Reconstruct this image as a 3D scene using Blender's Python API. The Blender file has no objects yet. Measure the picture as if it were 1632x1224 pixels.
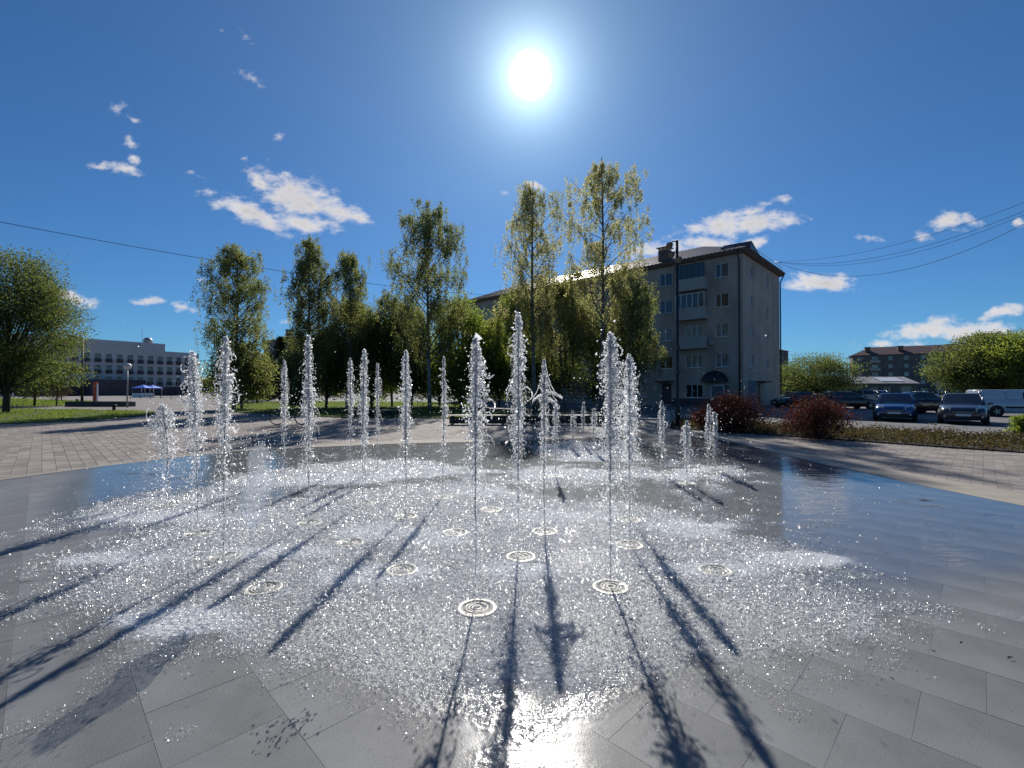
import bpy, math, random
import numpy as np
from mathutils import Vector, Matrix
random.seed(7)
RNG = np.random.default_rng(11)
SC = bpy.context.scene
COL = SC.collection
R = math.radians
EYE, F, HOR, CX = 1.5, 750.0, 622.0, 816.0      # eye height, focal length and horizon in photo pixels

# ------------------------------------------------------------------ camera, sky, sun, exposure
cam_d = bpy.data.cameras.new('camera'); cam = bpy.data.objects.new('camera', cam_d); COL.objects.link(cam)
cam_d.sensor_width = 36; cam_d.lens = 36 * F / 1632; cam_d.clip_end = 6000; cam_d.clip_start = 0.05
cam.location = (0, 0, EYE); cam.rotation_euler = (R(90.764), 0, 0)
SC.camera = cam

SUN_EL, SUN_AZ = R(34.0), R(2.22)               # azimuth measured to the right of straight ahead (+Y)
sdir = Vector((math.sin(SUN_AZ) * math.cos(SUN_EL), math.cos(SUN_AZ) * math.cos(SUN_EL), math.sin(SUN_EL)))
sun_d = bpy.data.lights.new('sun', 'SUN'); sun_d.energy = 4.2; sun_d.angle = R(0.55); sun_d.color = (1.0, 0.95, 0.88)
sun = bpy.data.objects.new('sun', sun_d); COL.objects.link(sun)
sun.rotation_euler = (-sdir).to_track_quat('-Z', 'Y').to_euler(); sun.location = (0, 0, 60)

world = bpy.data.worlds.new('World'); SC.world = world; world.use_nodes = True
SKY_STRENGTH = 0.105
def build_world():
    nt = world.node_tree; N = nt.nodes; L = nt.links; N.clear()
    def node(t, **k):
        n = N.new(t)
        for a, b in k.items(): setattr(n, a, b)
        return n
    def math_(op, a, b=None, c=None):
        n = node('ShaderNodeMath', operation=op)
        for i, v in enumerate((a, b, c)):
            if v is None: continue
            if isinstance(v, (int, float)): n.inputs[i].default_value = v
            else: L.new(v, n.inputs[i])
        return n.outputs[0]
    out = node('ShaderNodeOutputWorld'); bg = node('ShaderNodeBackground'); L.new(bg.outputs[0], out.inputs[0])
    bg.inputs[1].default_value = SKY_STRENGTH
    sky = node('ShaderNodeTexSky', sky_type='NISHITA'); sky.sun_disc = False
    sky.sun_elevation = SUN_EL; sky.sun_rotation = SUN_AZ; sky.altitude = 200; sky.air_density = 1.0; sky.dust_density = 0.1; sky.ozone_density = 3.0
    tint = node('ShaderNodeVectorMath', operation='MULTIPLY'); tint.inputs[1].default_value = (.198, .402, .60)
    tc = node('ShaderNodeTexCoord')
    hs = node('ShaderNodeHueSaturation'); hs.inputs['Saturation'].default_value = 1.0; hs.inputs['Value'].default_value = 0.95
    L.new(sky.outputs[0], tint.inputs[0]); L.new(tint.outputs[0], hs.inputs['Color'])
    # sun with its aureole
    dot = node('ShaderNodeVectorMath', operation='DOT_PRODUCT'); L.new(tc.outputs['Generated'], dot.inputs[0]); dot.inputs[1].default_value = sdir
    ang = math_('ARCCOSINE', math_('MINIMUM', dot.outputs['Value'], 1.0))
    deg = math_('MULTIPLY', ang, 57.2958)
    core = node('ShaderNodeMapRange', interpolation_type='SMOOTHSTEP'); L.new(deg, core.inputs[0])
    core.inputs[1].default_value = 2.35; core.inputs[2].default_value = .5; core.inputs[3].default_value = 0; core.inputs[4].default_value = 40
    g1 = math_('MULTIPLY', math_('EXPONENT', math_('MULTIPLY', deg, -0.42)), 16.0)
    g2 = math_('MULTIPLY', math_('EXPONENT', math_('MULTIPLY', deg, -0.07)), 2.0)
    glow = math_('ADD', math_('ADD', core.outputs[0], g1), g2)
    gcol = node('ShaderNodeVectorMath', operation='SCALE'); gcol.inputs[0].default_value = (0.74, 0.95, 1.0); L.new(glow, gcol.inputs['Scale'])
    add = node('ShaderNodeVectorMath', operation='ADD'); L.new(hs.outputs[0], add.inputs[0]); L.new(gcol.outputs[0], add.inputs[1])
    # clouds, placed by direction
    sep = node('ShaderNodeSeparateXYZ'); L.new(tc.outputs['Generated'], sep.inputs[0])
    yy = math_('MAXIMUM', sep.outputs[1], 0.02)
    u = math_('DIVIDE', sep.outputs[0], yy); v = math_('DIVIDE', sep.outputs[2], yy)
    uv = node('ShaderNodeCombineXYZ'); L.new(u, uv.inputs[0]); L.new(v, uv.inputs[1])
    warp = node('ShaderNodeTexNoise'); warp.inputs['Scale'].default_value = 9; warp.inputs['Detail'].default_value = 5; L.new(uv.outputs[0], warp.inputs['Vector'])
    ws = node('ShaderNodeVectorMath', operation='SUBTRACT'); L.new(warp.outputs['Color'], ws.inputs[0]); ws.inputs[1].default_value = (.5, .5, .5)
    wm = node('ShaderNodeVectorMath', operation='MULTIPLY'); L.new(ws.outputs[0], wm.inputs[0]); wm.inputs[1].default_value = (.07, .045, 0)
    uvw = node('ShaderNodeVectorMath', operation='ADD'); L.new(uv.outputs[0], uvw.inputs[0]); L.new(wm.outputs[0], uvw.inputs[1])
    # (pixel x, pixel y, half width, half height, tilt in degrees down to the right, strength)
    blobs = [(470,308,70,32,22,1.0),(540,338,52,18,16,1.0),(400,335,78,17,22,1.0),(480,350,60,18,10,.95),(410,285,34,12,38,.9),(565,348,30,7,10,.9),
             (181,170,22,9,-20,.55),(205,188,18,5,14,.5),(200,222,17,9,28,.75),(187,266,38,9,14,.85),(207,252,10,9,0,.7),(397,118,26,9,35,.6),
             (348,48,10,6,10,.45),(390,55,16,7,30,.4),(443,217,12,5,-10,.45),(388,250,11,7,0,.5),(318,280,16,5,14,.5),
             (114,474,42,11,16,1.0),(240,484,24,8,8,.95),(292,493,22,8,8,.95),(322,448,14,5,20,.5),(850,298,16,7,14,.8),(808,311,14,6,10,.6),(838,310,10,6,10,.6),(458,514,12,4,0,.5),
             (1180,357,92,19,-6,1.0),(1195,335,66,10,-12,.75),(1130,389,62,15,2,1.0),(1205,390,24,12,-5,.9),(1040,400,50,14,-4,.9),(1000,430,60,16,-12,.7),
             (1304,446,60,17,2,1.0),(1528,354,36,15,-8,.95),(1468,374,20,9,-12,.6),(1395,379,18,7,0,.45),(1626,352,18,6,0,.9),
             (1480,524,70,18,-4,1.0),(1560,530,70,22,0,1.0),(1604,500,44,10,-8,1.0),(1420,545,60,9,0,.6),(1660,545,70,25,0,.8),(640,300,1,1,0,.1)]
    acc = None
    for (bx, by, rx, ry, t, s) in blobs:
        mp = node('ShaderNodeMapping', vector_type='TEXTURE')
        mp.inputs['Location'].default_value = ((bx - CX) / F, (HOR - by) / F, 0)
        mp.inputs['Rotation'].default_value = (0, 0, -R(t))
        mp.inputs['Scale'].default_value = (rx / F, ry / F, 1)
        L.new(uvw.outputs[0], mp.inputs['Vector'])
        ln = node('ShaderNodeVectorMath', operation='LENGTH'); L.new(mp.outputs[0], ln.inputs[0])
        d = math_('MULTIPLY', math_('SUBTRACT', 1.42, ln.outputs['Value']), s)
        acc = d if acc is None else math_('MAXIMUM', acc, d)
    st = node('ShaderNodeMapping'); st.inputs['Scale'].default_value = (1, 1.7, 1); st.inputs['Rotation'].default_value = (0, 0, R(12)); L.new(uv.outputs[0], st.inputs['Vector'])
    n1 = node('ShaderNodeTexNoise'); n1.inputs['Scale'].default_value = 24; n1.inputs['Detail'].default_value = 8; n1.inputs['Roughness'].default_value = .62; L.new(st.outputs[0], n1.inputs['Vector'])
    dens = math_('ADD', acc, math_('MULTIPLY', math_('SUBTRACT', n1.outputs[0], .5), 2.6))
    front = math_('GREATER_THAN', sep.outputs[1], 0.05)
    mr = node('ShaderNodeMapRange', interpolation_type='SMOOTHSTEP'); L.new(dens, mr.inputs[0])
    mr.inputs[1].default_value = .22; mr.inputs[2].default_value = 1.25; mr.inputs[3].default_value = 0; mr.inputs[4].default_value = 0.96
    fac = math_('MULTIPLY', mr.outputs[0], front)
    n2 = node('ShaderNodeTexNoise'); n2.inputs['Scale'].default_value = 14; n2.inputs['Detail'].default_value = 4; L.new(uv.outputs[0], n2.inputs['Vector'])
    cr = node('ShaderNodeMapRange'); L.new(math_('ADD', dens, math_('MULTIPLY', n2.outputs[0], -1.0)), cr.inputs[0])
    cr.inputs[1].default_value = .0; cr.inputs[2].default_value = 1.1; cr.inputs[3].default_value = 6.6; cr.inputs[4].default_value = 4.4
    ccol = node('ShaderNodeVectorMath', operation='SCALE'); ccol.inputs[0].default_value = (1.0, .97, .97); L.new(cr.outputs[0], ccol.inputs['Scale'])
    mix = node('ShaderNodeMix', data_type='VECTOR'); L.new(fac, mix.inputs[0]); L.new(add.outputs[0], mix.inputs[4]); L.new(ccol.outputs[0], mix.inputs[5])
    L.new(mix.outputs[1], bg.inputs[0])
build_world()
world.cycles.sampling_method = 'MANUAL'; world.cycles.sample_map_resolution = 1024
vs = SC.view_settings
SC.display_settings.display_device = 'sRGB'
vs.view_transform = 'Standard'; vs.look = 'None'; vs.gamma = 1; vs.exposure = 0.35; vs.use_curve_mapping = False
SC.cycles.max_bounces = 8; SC.cycles.transparent_max_bounces = 16; SC.cycles.transmission_bounces = 6; SC.cycles.diffuse_bounces = 5; SC.cycles.glossy_bounces = 3
SC.cycles.sample_clamp_indirect = 6.0; SC.cycles.caustics_reflective = False; SC.cycles.caustics_refractive = False

# ------------------------------------------------------------------ helpers
def P(px, py, z=0.0):                            # photo pixel of a point at height z -> world point
    Y = (EYE - z) * F / (py - HOR)
    return ((px - CX) / F * Y, Y)
def XY(px, Y): return (px - CX) / F * Y
def ZY(py, Y): return EYE + (HOR - py) / F * Y

def tag(o, label=None, cat=None, group=None, kind=None):
    if label: o['label'] = label
    if cat: o['category'] = cat
    if group: o['group'] = group
    if kind: o['kind'] = kind
    return o
def link(o, parent=None):
    COL.objects.link(o)
    if parent: o.parent = parent
    return o
def empty(name, loc, rz=0, parent=None):
    o = bpy.data.objects.new(name, None); o.empty_display_size = .2
    o.location = loc; o.rotation_euler = (0, 0, rz); return link(o, parent)
def kids(o): return [c for c in bpy.data.objects if c.parent == o]
def copy_tree(o, parent=None, cache=None):
    if cache is None:
        cache = {}
        for c in bpy.data.objects:
            if c.parent: cache.setdefault(c.parent.name, []).append(c)
    c = o.copy(); COL.objects.link(c); c.parent = parent
    for ch in cache.get(o.name, []): copy_tree(ch, c, cache)
    return c

class MB:
    def __init__(s): s.v = []; s.f = []; s.sm = []
    def add(s, vs, fs, smooth=False):
        b = len(s.v); s.v += [tuple(p) for p in vs]; s.f += [tuple(b + i for i in f) for f in fs]; s.sm += [smooth] * len(fs); return s
    def box(s, c, d, rz=0, taper=1.0, rot=None):
        x, y, z = d[0] / 2, d[1] / 2, d[2] / 2
        pts = [(sx * x * (taper if sz > 0 else 1), sy * y * (taper if sz > 0 else 1), sz * z) for sz in (-1, 1) for sy in (-1, 1) for sx in (-1, 1)]
        m = rot if rot is not None else Matrix.Rotation(rz, 3, 'Z')
        pts = [m @ Vector(p) + Vector(c) for p in pts]
        return s.add(pts, [(0, 2, 3, 1), (4, 5, 7, 6), (0, 1, 5, 4), (2, 6, 7, 3), (0, 4, 6, 2), (1, 3, 7, 5)])
    def box2(s, a, b): return s.box([(a[i] + b[i]) / 2 for i in range(3)], [abs(b[i] - a[i]) for i in range(3)])
    def tube(s, pts, rad, n=8, cap=True, smooth=True):
        pts = [Vector(p) for p in pts]; k = len(pts)
        if not hasattr(rad, '__len__'): rad = [rad] * k
        vs = []; up = Vector((0.13, 0.31, 0.94))
        for i, p in enumerate(pts):
            t = (pts[min(i + 1, k - 1)] - pts[max(i - 1, 0)])
            t = t.normalized() if t.length > 1e-9 else Vector((0, 0, 1))
            a = t.cross(Vector((1, 0, 0)) if abs(t.x) < .8 else Vector((0, 1, 0))).normalized(); b = t.cross(a)
            for j in range(n):
                q = 2 * math.pi * j / n; vs.append(p + (a * math.cos(q) + b * math.sin(q)) * rad[i])
        fs = [(i * n + j, i * n + (j + 1) % n, (i + 1) * n + (j + 1) % n, (i + 1) * n + j) for i in range(k - 1) for j in range(n)]
        s.add(vs, fs, smooth)
        if cap: s.add([], [tuple(len(s.v) - k * n + j - 0 for j in range(n))[::-1]] if False else [])
        if cap:
            b = len(s.v) - k * n
            s.f.append(tuple(b + j for j in range(n))[::-1]); s.sm.append(False)
            s.f.append(tuple(b + (k - 1) * n + j for j in range(n))); s.sm.append(False)
        return s
    def cyl(s, c, r, h, n=16, axis='z', r2=None):
        c = Vector(c); d = {'x': Vector((1, 0, 0)), 'y': Vector((0, 1, 0)), 'z': Vector((0, 0, 1))}[axis]
        return s.tube([c - d * h / 2, c + d * h / 2], [r, r if r2 is None else r2], n)
    def lathe(s, prof, c=(0, 0, 0), n=32):
        vs = [(c[0] + r * math.cos(2 * math.pi * j / n), c[1] + r * math.sin(2 * math.pi * j / n), c[2] + z) for r, z in prof for j in range(n)]
        k = len(prof)
        return s.add(vs, [(i * n + j, i * n + (j + 1) % n, (i + 1) * n + (j + 1) % n, (i + 1) * n + j) for i in range(k - 1) for j in range(n)], True)
    def prism(s, poly, z0, z1):
        n = len(poly)
        vs = [(x, y, z0) for x, y in poly] + [(x, y, z1) for x, y in poly]
        return s.add(vs, [tuple(range(n))[::-1], tuple(range(n, 2 * n))] + [(i, (i + 1) % n, n + (i + 1) % n, n + i) for i in range(n)])
    def sheet(s, poly, z): 
        n = len(poly); return s.add([(x, y, z) for x, y in poly], [tuple(range(n))])
    def loft(s, rings, smooth=True, caps=True):
        n = len(rings[0]); k = len(rings)
        s.add([p for r in rings for p in r], [(i * n + j, i * n + (j + 1) % n, (i + 1) * n + (j + 1) % n, (i + 1) * n + j) for i in range(k - 1) for j in range(n)], smooth)
        if caps:
            b = len(s.v) - k * n
            s.f.append(tuple(b + j for j in range(n))[::-1]); s.sm.append(False)
            s.f.append(tuple(b + (k - 1) * n + j for j in range(n))); s.sm.append(False)
        return s
    def mesh(s, name):
        me = bpy.data.meshes.new(name); me.from_pydata(s.v, [], s.f); me.polygons.foreach_set('use_smooth', s.sm); me.update(); return me
    def build(s, name, mat, parent=None, loc=None, bevel=0):
        o = bpy.data.objects.new(name, s.mesh(name)); o.data.materials.append(mat); link(o, parent)
        if loc is not None: o.location = loc
        if bevel:
            b = o.modifiers.new('bevel', 'BEVEL'); b.width = bevel; b.segments = 2; b.limit_method = 'ANGLE'
        return o

def rand_rot(n, rng, upbias=0):
    q = rng.normal(size=(n, 4)); q /= np.linalg.norm(q, axis=1)[:, None]
    w, x, y, z = q.T
    return np.stack([np.stack([1 - 2 * (y * y + z * z), 2 * (x * y - z * w), 2 * (x * z + y * w)], -1),
                     np.stack([2 * (x * y + z * w), 1 - 2 * (x * x + z * z), 2 * (y * z - x * w)], -1),
                     np.stack([2 * (x * z - y * w), 2 * (y * z + x * w), 1 - 2 * (x * x + y * y)], -1)], 1)
def zrot(a):
    c, s = np.cos(a), np.sin(a); o = np.zeros_like(c)
    return np.stack([np.stack([c, -s, o], -1), np.stack([s, c, o], -1), np.stack([o, o, o + 1], -1)], 1)
def scatter_arrays(tv, tf, pos, scale, rot):
    tv = np.asarray(tv, float); tf = np.asarray(tf, int); pos = np.asarray(pos, float); n = len(pos)
    scale = np.asarray(scale, float)
    if scale.ndim == 1: scale = np.repeat(scale[:, None], 3, 1)
    v = tv[None] * scale[:, None, :]
    v = np.einsum('nij,nkj->nki', rot, v) + pos[:, None, :]
    f = tf[None] + (np.arange(n) * len(tv))[:, None, None]
    return v.reshape(-1, 3), f.reshape(-1, tf.shape[1])
def mesh_from(name, v, f, smooth=True):
    me = bpy.data.meshes.new(name); me.vertices.add(len(v)); me.vertices.foreach_set('co', v.astype(np.float32).ravel())
    k = f.shape[1]; me.loops.add(f.size); me.loops.foreach_set('vertex_index', f.astype(np.int32).ravel())
    me.polygons.add(len(f)); me.polygons.foreach_set('loop_start', (np.arange(len(f)) * k).astype(np.int32))
    me.polygons.foreach_set('use_smooth', np.full(len(f), smooth)); me.update(calc_edges=True); me.validate(); return me
def scatter(name, tmpl, pos, scale, rot, mat, parent=None, smooth=True):
    v, f = scatter_arrays(tmpl[0], tmpl[1], pos, scale, rot)
    o = bpy.data.objects.new(name, mesh_from(name, v, f, smooth)); o.data.materials.append(mat); return link(o, parent)
OCTA = ([(1, 0, -.3), (-.5, .87, -.3), (-.5, -.87, -.3), (0, 0, .8)], [(0, 1, 3), (1, 2, 3), (2, 0, 3)])   # a curled fleck of water
LEAF = ([(0, 0, 0), (.32, .45, .06), (0, 1, 0), (-.32, .45, .06)], [(0, 1, 2, 3)])

# ------------------------------------------------------------------ materials
def base_mat(name):
    m = bpy.data.materials.new(name); m.use_nodes = True
    return m, m.node_tree, m.node_tree.nodes['Principled BSDF']
def M(name, col, rough=.8, var=.2, scale=4, bump=0, bscale=60, metal=0, spec=.5, coat=0, island=0, streak=None):
    m, nt, b = base_mat(name); N = nt.nodes; L = nt.links
    tc = N.new('ShaderNodeTexCoord'); vec = tc.outputs['Object']
    if streak:
        mp = N.new('ShaderNodeMapping'); mp.inputs['Scale'].default_value = streak; L.new(vec, mp.inputs[0]); svec = mp.outputs[0]
    else: svec = vec
    n = N.new('ShaderNodeTexNoise'); n.inputs['Scale'].default_value = scale; n.inputs['Detail'].default_value = 6; n.inputs['Roughness'].default_value = .6; L.new(svec, n.inputs['Vector'])
    mr = N.new('ShaderNodeMapRange'); mr.inputs[1].default_value = .3; mr.inputs[2].default_value = .7; mr.inputs[3].default_value = 1 - var; mr.inputs[4].default_value = 1 + var
    L.new(n.outputs[0], mr.inputs[0]); val = mr.outputs[0]
    if island:
        g = N.new('ShaderNodeNewGeometry'); oi = N.new('ShaderNodeObjectInfo')
        a = N.new('ShaderNodeMath'); a.operation = 'ADD'; L.new(g.outputs['Random Per Island'], a.inputs[0]); L.new(oi.outputs['Random'], a.inputs[1])
        fr = N.new('ShaderNodeMath'); fr.operation = 'FRACT'; L.new(a.outputs[0], fr.inputs[0])
        m2 = N.new('ShaderNodeMapRange'); m2.inputs[3].default_value = 1 - island; m2.inputs[4].default_value = 1 + island; L.new(fr.outputs[0], m2.inputs[0])
        mu = N.new('ShaderNodeMath'); mu.operation = 'MULTIPLY'; L.new(val, mu.inputs[0]); L.new(m2.outputs[0], mu.inputs[1]); val = mu.outputs[0]
    sc = N.new('ShaderNodeVectorMath'); sc.operation = 'SCALE'; sc.inputs[0].default_value = col; L.new(val, sc.inputs['Scale'])
    L.new(sc.outputs[0], b.inputs['Base Color'])
    b.inputs['Roughness'].default_value = rough; b.inputs['Metallic'].default_value = metal; b.inputs['Specular IOR Level'].default_value = spec; b.inputs['Coat Weight'].default_value = coat
    b.inputs['Coat Roughness'].default_value = .05
    if bump:
        nb = N.new('ShaderNodeTexNoise'); nb.inputs['Scale'].default_value = bscale; nb.inputs['Detail'].default_value = 4; L.new(vec, nb.inputs['Vector'])
        bp = N.new('ShaderNodeBump'); bp.inputs['Strength'].default_value = 1; bp.inputs['Distance'].default_value = bump; L.new(nb.outputs[0], bp.inputs['Height']); L.new(bp.outputs[0], b.inputs['Normal'])
    return m
def leafmat(name, c1, c2, c3, trans=.45):
    trans = min(.62, trans + .08)
    m, nt, b = base_mat(name); N = nt.nodes; L = nt.links; N.remove(b)
    g = N.new('ShaderNodeNewGeometry'); cr = N.new('ShaderNodeValToRGB'); e = cr.color_ramp.elements
    e[0].color = (*c1, 1); e[1].color = (*c3, 1); k = e.new(.5); k.color = (*c2, 1)
    tc = N.new('ShaderNodeTexCoord'); n = N.new('ShaderNodeTexNoise'); n.inputs['Scale'].default_value = .45; n.inputs['Detail'].default_value = 2; L.new(tc.outputs['Object'], n.inputs['Vector'])
    mx = N.new('ShaderNodeMath'); mx.operation = 'MULTIPLY_ADD'; mx.inputs[1].default_value = .45; L.new(g.outputs['Random Per Island'], mx.inputs[0])
    sb = N.new('ShaderNodeMath'); sb.operation = 'MULTIPLY_ADD'; sb.inputs[1].default_value = 1.1; sb.inputs[2].default_value = -.28; L.new(n.outputs[0], sb.inputs[0]); L.new(sb.outputs[0], mx.inputs[2])
    L.new(mx.outputs[0], cr.inputs[0])
    d = N.new('ShaderNodeBsdfDiffuse'); t = N.new('ShaderNodeBsdfTranslucent'); gl = N.new('ShaderNodeBsdfGlossy'); gl.inputs['Roughness'].default_value = .5
    L.new(cr.outputs[0], d.inputs[0])
    bo = N.new('ShaderNodeVectorMath'); bo.operation = 'MULTIPLY'; bo.inputs[1].default_value = (3.3, 2.9, 1.9); L.new(cr.outputs[0], bo.inputs[0]); L.new(bo.outputs[0], t.inputs[0])
    m1 = N.new('ShaderNodeMixShader'); m1.inputs[0].default_value = trans; L.new(d.outputs[0], m1.inputs[1]); L.new(t.outputs[0], m1.inputs[2])
    m2 = N.new('ShaderNodeMixShader'); m2.inputs[0].default_value = .03; L.new(m1.outputs[0], m2.inputs[1]); L.new(gl.outputs[0], m2.inputs[2])
    L.new(m2.outputs[0], N['Material Output'].inputs[0]); return m
def watermat(name, clear=.2, white=(.92, .94, .97), rough=.25, gloss=.25):
    m, nt, b = base_mat(name); N = nt.nodes; L = nt.links; N.remove(b)
    gl = N.new('ShaderNodeBsdfGlossy'); gl.inputs['Roughness'].default_value = rough
    t = N.new('ShaderNodeBsdfTranslucent'); t.inputs[0].default_value = (*white, 1)
    d = N.new('ShaderNodeBsdfDiffuse'); d.inputs[0].default_value = (*white, 1)
    tr = N.new('ShaderNodeBsdfTransparent'); tr.inputs[0].default_value = (.93, .95, .98, 1)
    def mix(f, x, y):
        q = N.new('ShaderNodeMixShader'); q.inputs[0].default_value = f; L.new(x.outputs[0], q.inputs[1]); L.new(y.outputs[0], q.inputs[2]); return q
    L.new(mix(clear, mix(gloss, mix(.10, t, d), gl), tr).outputs[0], N['Material Output'].inputs[0]); return m

MT = {}
MT['granite'] = M('granite', (.132, .135, .137), .75, .36, 1.1, .0016, 160, island=.07)
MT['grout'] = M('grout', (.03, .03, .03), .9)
MT['slab_joint'] = M('slab_joint', (.085, .088, .092), .9)
MT['paver'] = M('paver', (.24, .205, .178), .85, .14, 2.2, .002, 90, island=.26)
MT['bed_sand'] = M('bed_sand', (.11, .10, .09), .95)
MT['border'] = M('border_concrete', (.31, .27, .22), .85, .14, 3, .002, 80)
MT['asphalt'] = M('asphalt', (.13, .128, .128), .85, .25, .6, .004, 60)
MT['kerb'] = M('kerb_concrete', (.42, .41, .38), .85, .15, 2)
MT['soil'] = M('soil', (.035, .027, .02), .95, .4, 5, .02, 12)
MT['lawn'] = M('lawn', (.075, .105, .028), .95, .5, 1.3, .03, 20)
MT['bark'] = M('birch_bark', (.17, .155, .14), .85, .75, 5, .01, 20, streak=(1, 1, .35))
MT['dark_bark'] = M('dark_bark', (.06, .05, .04), .9, .4, 8, .02, 20, streak=(1, 1, .3))
MT['wall'] = M('silicate_brick', (.41, .325, .275), .9, .3, .5, .01, 6, streak=(1, 1, .45))
MT['gable'] = M('gable_brick', (.46, .365, .305), .9, .28, .5, .01, 6, streak=(1, 1, .45))
MT['plaster'] = M('plaster', (.42, .37, .30), .9, .18, .8)
MT['balcony'] = M('balcony_panel', (.40, .37, .34), .85, .1, 1)
MT['roof'] = M('metal_roof', (.13, .085, .09), .38, .2, .8, 0, 60, metal=.15)
MT['chimney'] = M('chimney_brick', (.17, .11, .09), .9, .3, 4)
MT['white_frame'] = M('window_frame', (.72, .72, .72), .5, .05)
MT['glass'] = M('window_glass', (.02, .025, .035), .05, .3, .5, spec=1.0)
MT['curtain'] = M('curtained_glass', (.22, .22, .22), .12, .5, 1.5, spec=1.0)
MT['black'] = M('black_metal', (.015, .015, .017), .45, .2, 3)
MT['pipe'] = M('drainpipe', (.03, .025, .025), .5, .2, 3)
MT['white_wall'] = M('white_wall', (.62, .58, .56), .85, .1, .3)
MT['dark_panel'] = M('dark_panel', (.07, .055, .065), .6, .3, .4)
MT['orange'] = M('orange_paint', (.75, .10, .03), .45, .08)
MT['grey_metal'] = M('grey_metal', (.30, .31, .32), .5, .15, 3, metal=.4)
MT['wood'] = M('bench_wood', (.30, .24, .18), .6, .3, 3, streak=(1, 12, 12))
MT['nozzle'] = M('nozzle_steel', (.42, .40, .35), .42, .12, 20, .0015, 60, metal=.15)
MT['slot'] = M('nozzle_slot', (.03, .03, .03), .7)
MT['rubber'] = M('rubber', (.02, .02, .02), .8)
MT['rim'] = M('wheel_rim', (.35, .35, .36), .3, .1, metal=.8)
MT['car_glass'] = M('car_glass', (.012, .014, .018), .04, .1, spec=1)
MT['lamp_glass'] = M('headlight_glass', (.45, .46, .48), .08, .3, 20, spec=1)
MT['plate'] = M('licence_plate', (.6, .6, .6), .5, .05)
MT['poster'] = M('poster', (.13, .15, .19), .7, .6, 4)
MT['blue'] = M('blue_awning', (.10, .22, .75), .7, .1)
MT['white'] = M('white_paint', (.78, .78, .78), .5, .06)
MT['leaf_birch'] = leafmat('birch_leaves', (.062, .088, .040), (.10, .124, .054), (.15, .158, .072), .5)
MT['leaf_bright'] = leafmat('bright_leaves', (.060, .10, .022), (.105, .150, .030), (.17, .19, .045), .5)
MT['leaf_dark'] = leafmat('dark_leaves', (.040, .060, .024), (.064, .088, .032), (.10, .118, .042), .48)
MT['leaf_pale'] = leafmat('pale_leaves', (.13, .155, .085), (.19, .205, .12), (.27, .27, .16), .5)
MT['needle'] = leafmat('needles', (.010, .020, .012), (.016, .030, .016), (.026, .040, .018), .15)
MT['leaf_red'] = leafmat('red_leaves', (.036, .012, .010), (.052, .017, .014), (.066, .032, .018), .25)
MT['scrub'] = leafmat('scrub_leaves', (.03, .026, .014), (.045, .04, .02), (.075, .065, .028), .25)
MT['grass'] = leafmat('grass_blades', (.045, .075, .015), (.08, .12, .02), (.13, .16, .035), .4)
MT['twig'] = M('twig', (.09, .07, .055), .9)
MT['water_drop'] = watermat('water_drops', .26, white=(.97, .98, .99), gloss=.14)
MT['water_stem'] = watermat('water_stem', .85, gloss=.10)
MT['splash_glint'] = watermat('splash_glint', .42, white=(.97, .98, .99), gloss=.40, rough=.22)
MT['water_skin'] = watermat('water_skin', .82, gloss=.5, rough=.1)

# ------------------------------------------------------------------ ground
def smooth_poly(pts, n=10):
    out = []; k = len(pts)
    for i in range(k):
        p0, p1, p2, p3 = [np.array(pts[(i + j - 1) % k], float) for j in range(4)]
        for t in np.linspace(0, 1, n, endpoint=False):
            out.append(.5 * ((2 * p1) + (-p0 + p2) * t + (2 * p0 - 5 * p1 + 4 * p2 - p3) * t * t + (-p0 + 3 * p1 - 3 * p2 + p3) * t ** 3))
    return np.array(out)
def offset(poly, d):
    nx = np.roll(poly, -1, 0) - np.roll(poly, 1, 0); nx /= np.linalg.norm(nx, axis=1)[:, None]
    return poly + np.stack([nx[:, 1], -nx[:, 0]], 1) * d
def inside(pts, poly):
    x, y = pts[:, 0], pts[:, 1]; c = np.zeros(len(pts), bool); n = len(poly)
    for i in range(n):
        x1, y1 = poly[i]; x2, y2 = poly[(i + 1) % n]
        if y1 == y2: continue
        c ^= ((y1 > y) != (y2 > y)) & (x < (x2 - x1) * (y - y1) / (y2 - y1) + x1)
    return c
FLOOR = smooth_poly([(7.4, -6), (7.1, -1), (6.85, 4.2), (6.5, 7.0), (6.3, 9.0), (6.3, 11.2), (6.35, 13.4), (5.9, 15.2), (4.6, 15.5), (1.7, 14.6), (-1.2, 13.7), (-3.1, 13.25), (-5.3, 12.35), (-6.7, 11.6), (-7.75, 9.96), (-8.6, 7.7), (-9.2, 4.5), (-9.4, 0), (-8.5, -6), (0, -8)])
BAND = offset(FLOOR, np.interp(FLOOR[:, 0], [-9, -7, -4, -1], [.10, .22, .75, .9])[:, None])
KERB = [(-2, 33.5), (10.65, 20.9), (16.3, 15.0), (34, -3)]
PLAZA = [(-140, -12), (36, -12)] + KERB[::-1] + [(-2, 42), (-10, 60), (-60, 128), (-190, 128)]
BED = [(6.2, 18.5), (8.25, 16.1), (12.2, 11.25), (20.5, 1.2), (29, 1.2), (16.1, 14.75), (10.45, 20.65), (8.1, 23.0)]
LAWN_A = [(-60, 18.5), (-40, 19.6), (-22.7, 20.9), (-21.0, 23.5), (-21.8, 28.5), (-25, 33), (-34, 36.5), (-60, 38)]
LAWN_B = [(-75, 41.5), (-45, 42), (-42, 45), (-46, 52), (-57, 64), (-90, 84), (-120, 84)]
LAWN_C = [(-20, 33), (-14, 28.8), (-9.5, 26.0), (-3, 25.0), (4, 24.9), (6.0, 26.5), (-2.6, 34.0), (-2.6, 42), (-10, 60), (-30, 62), (-28, 45)]

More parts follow.
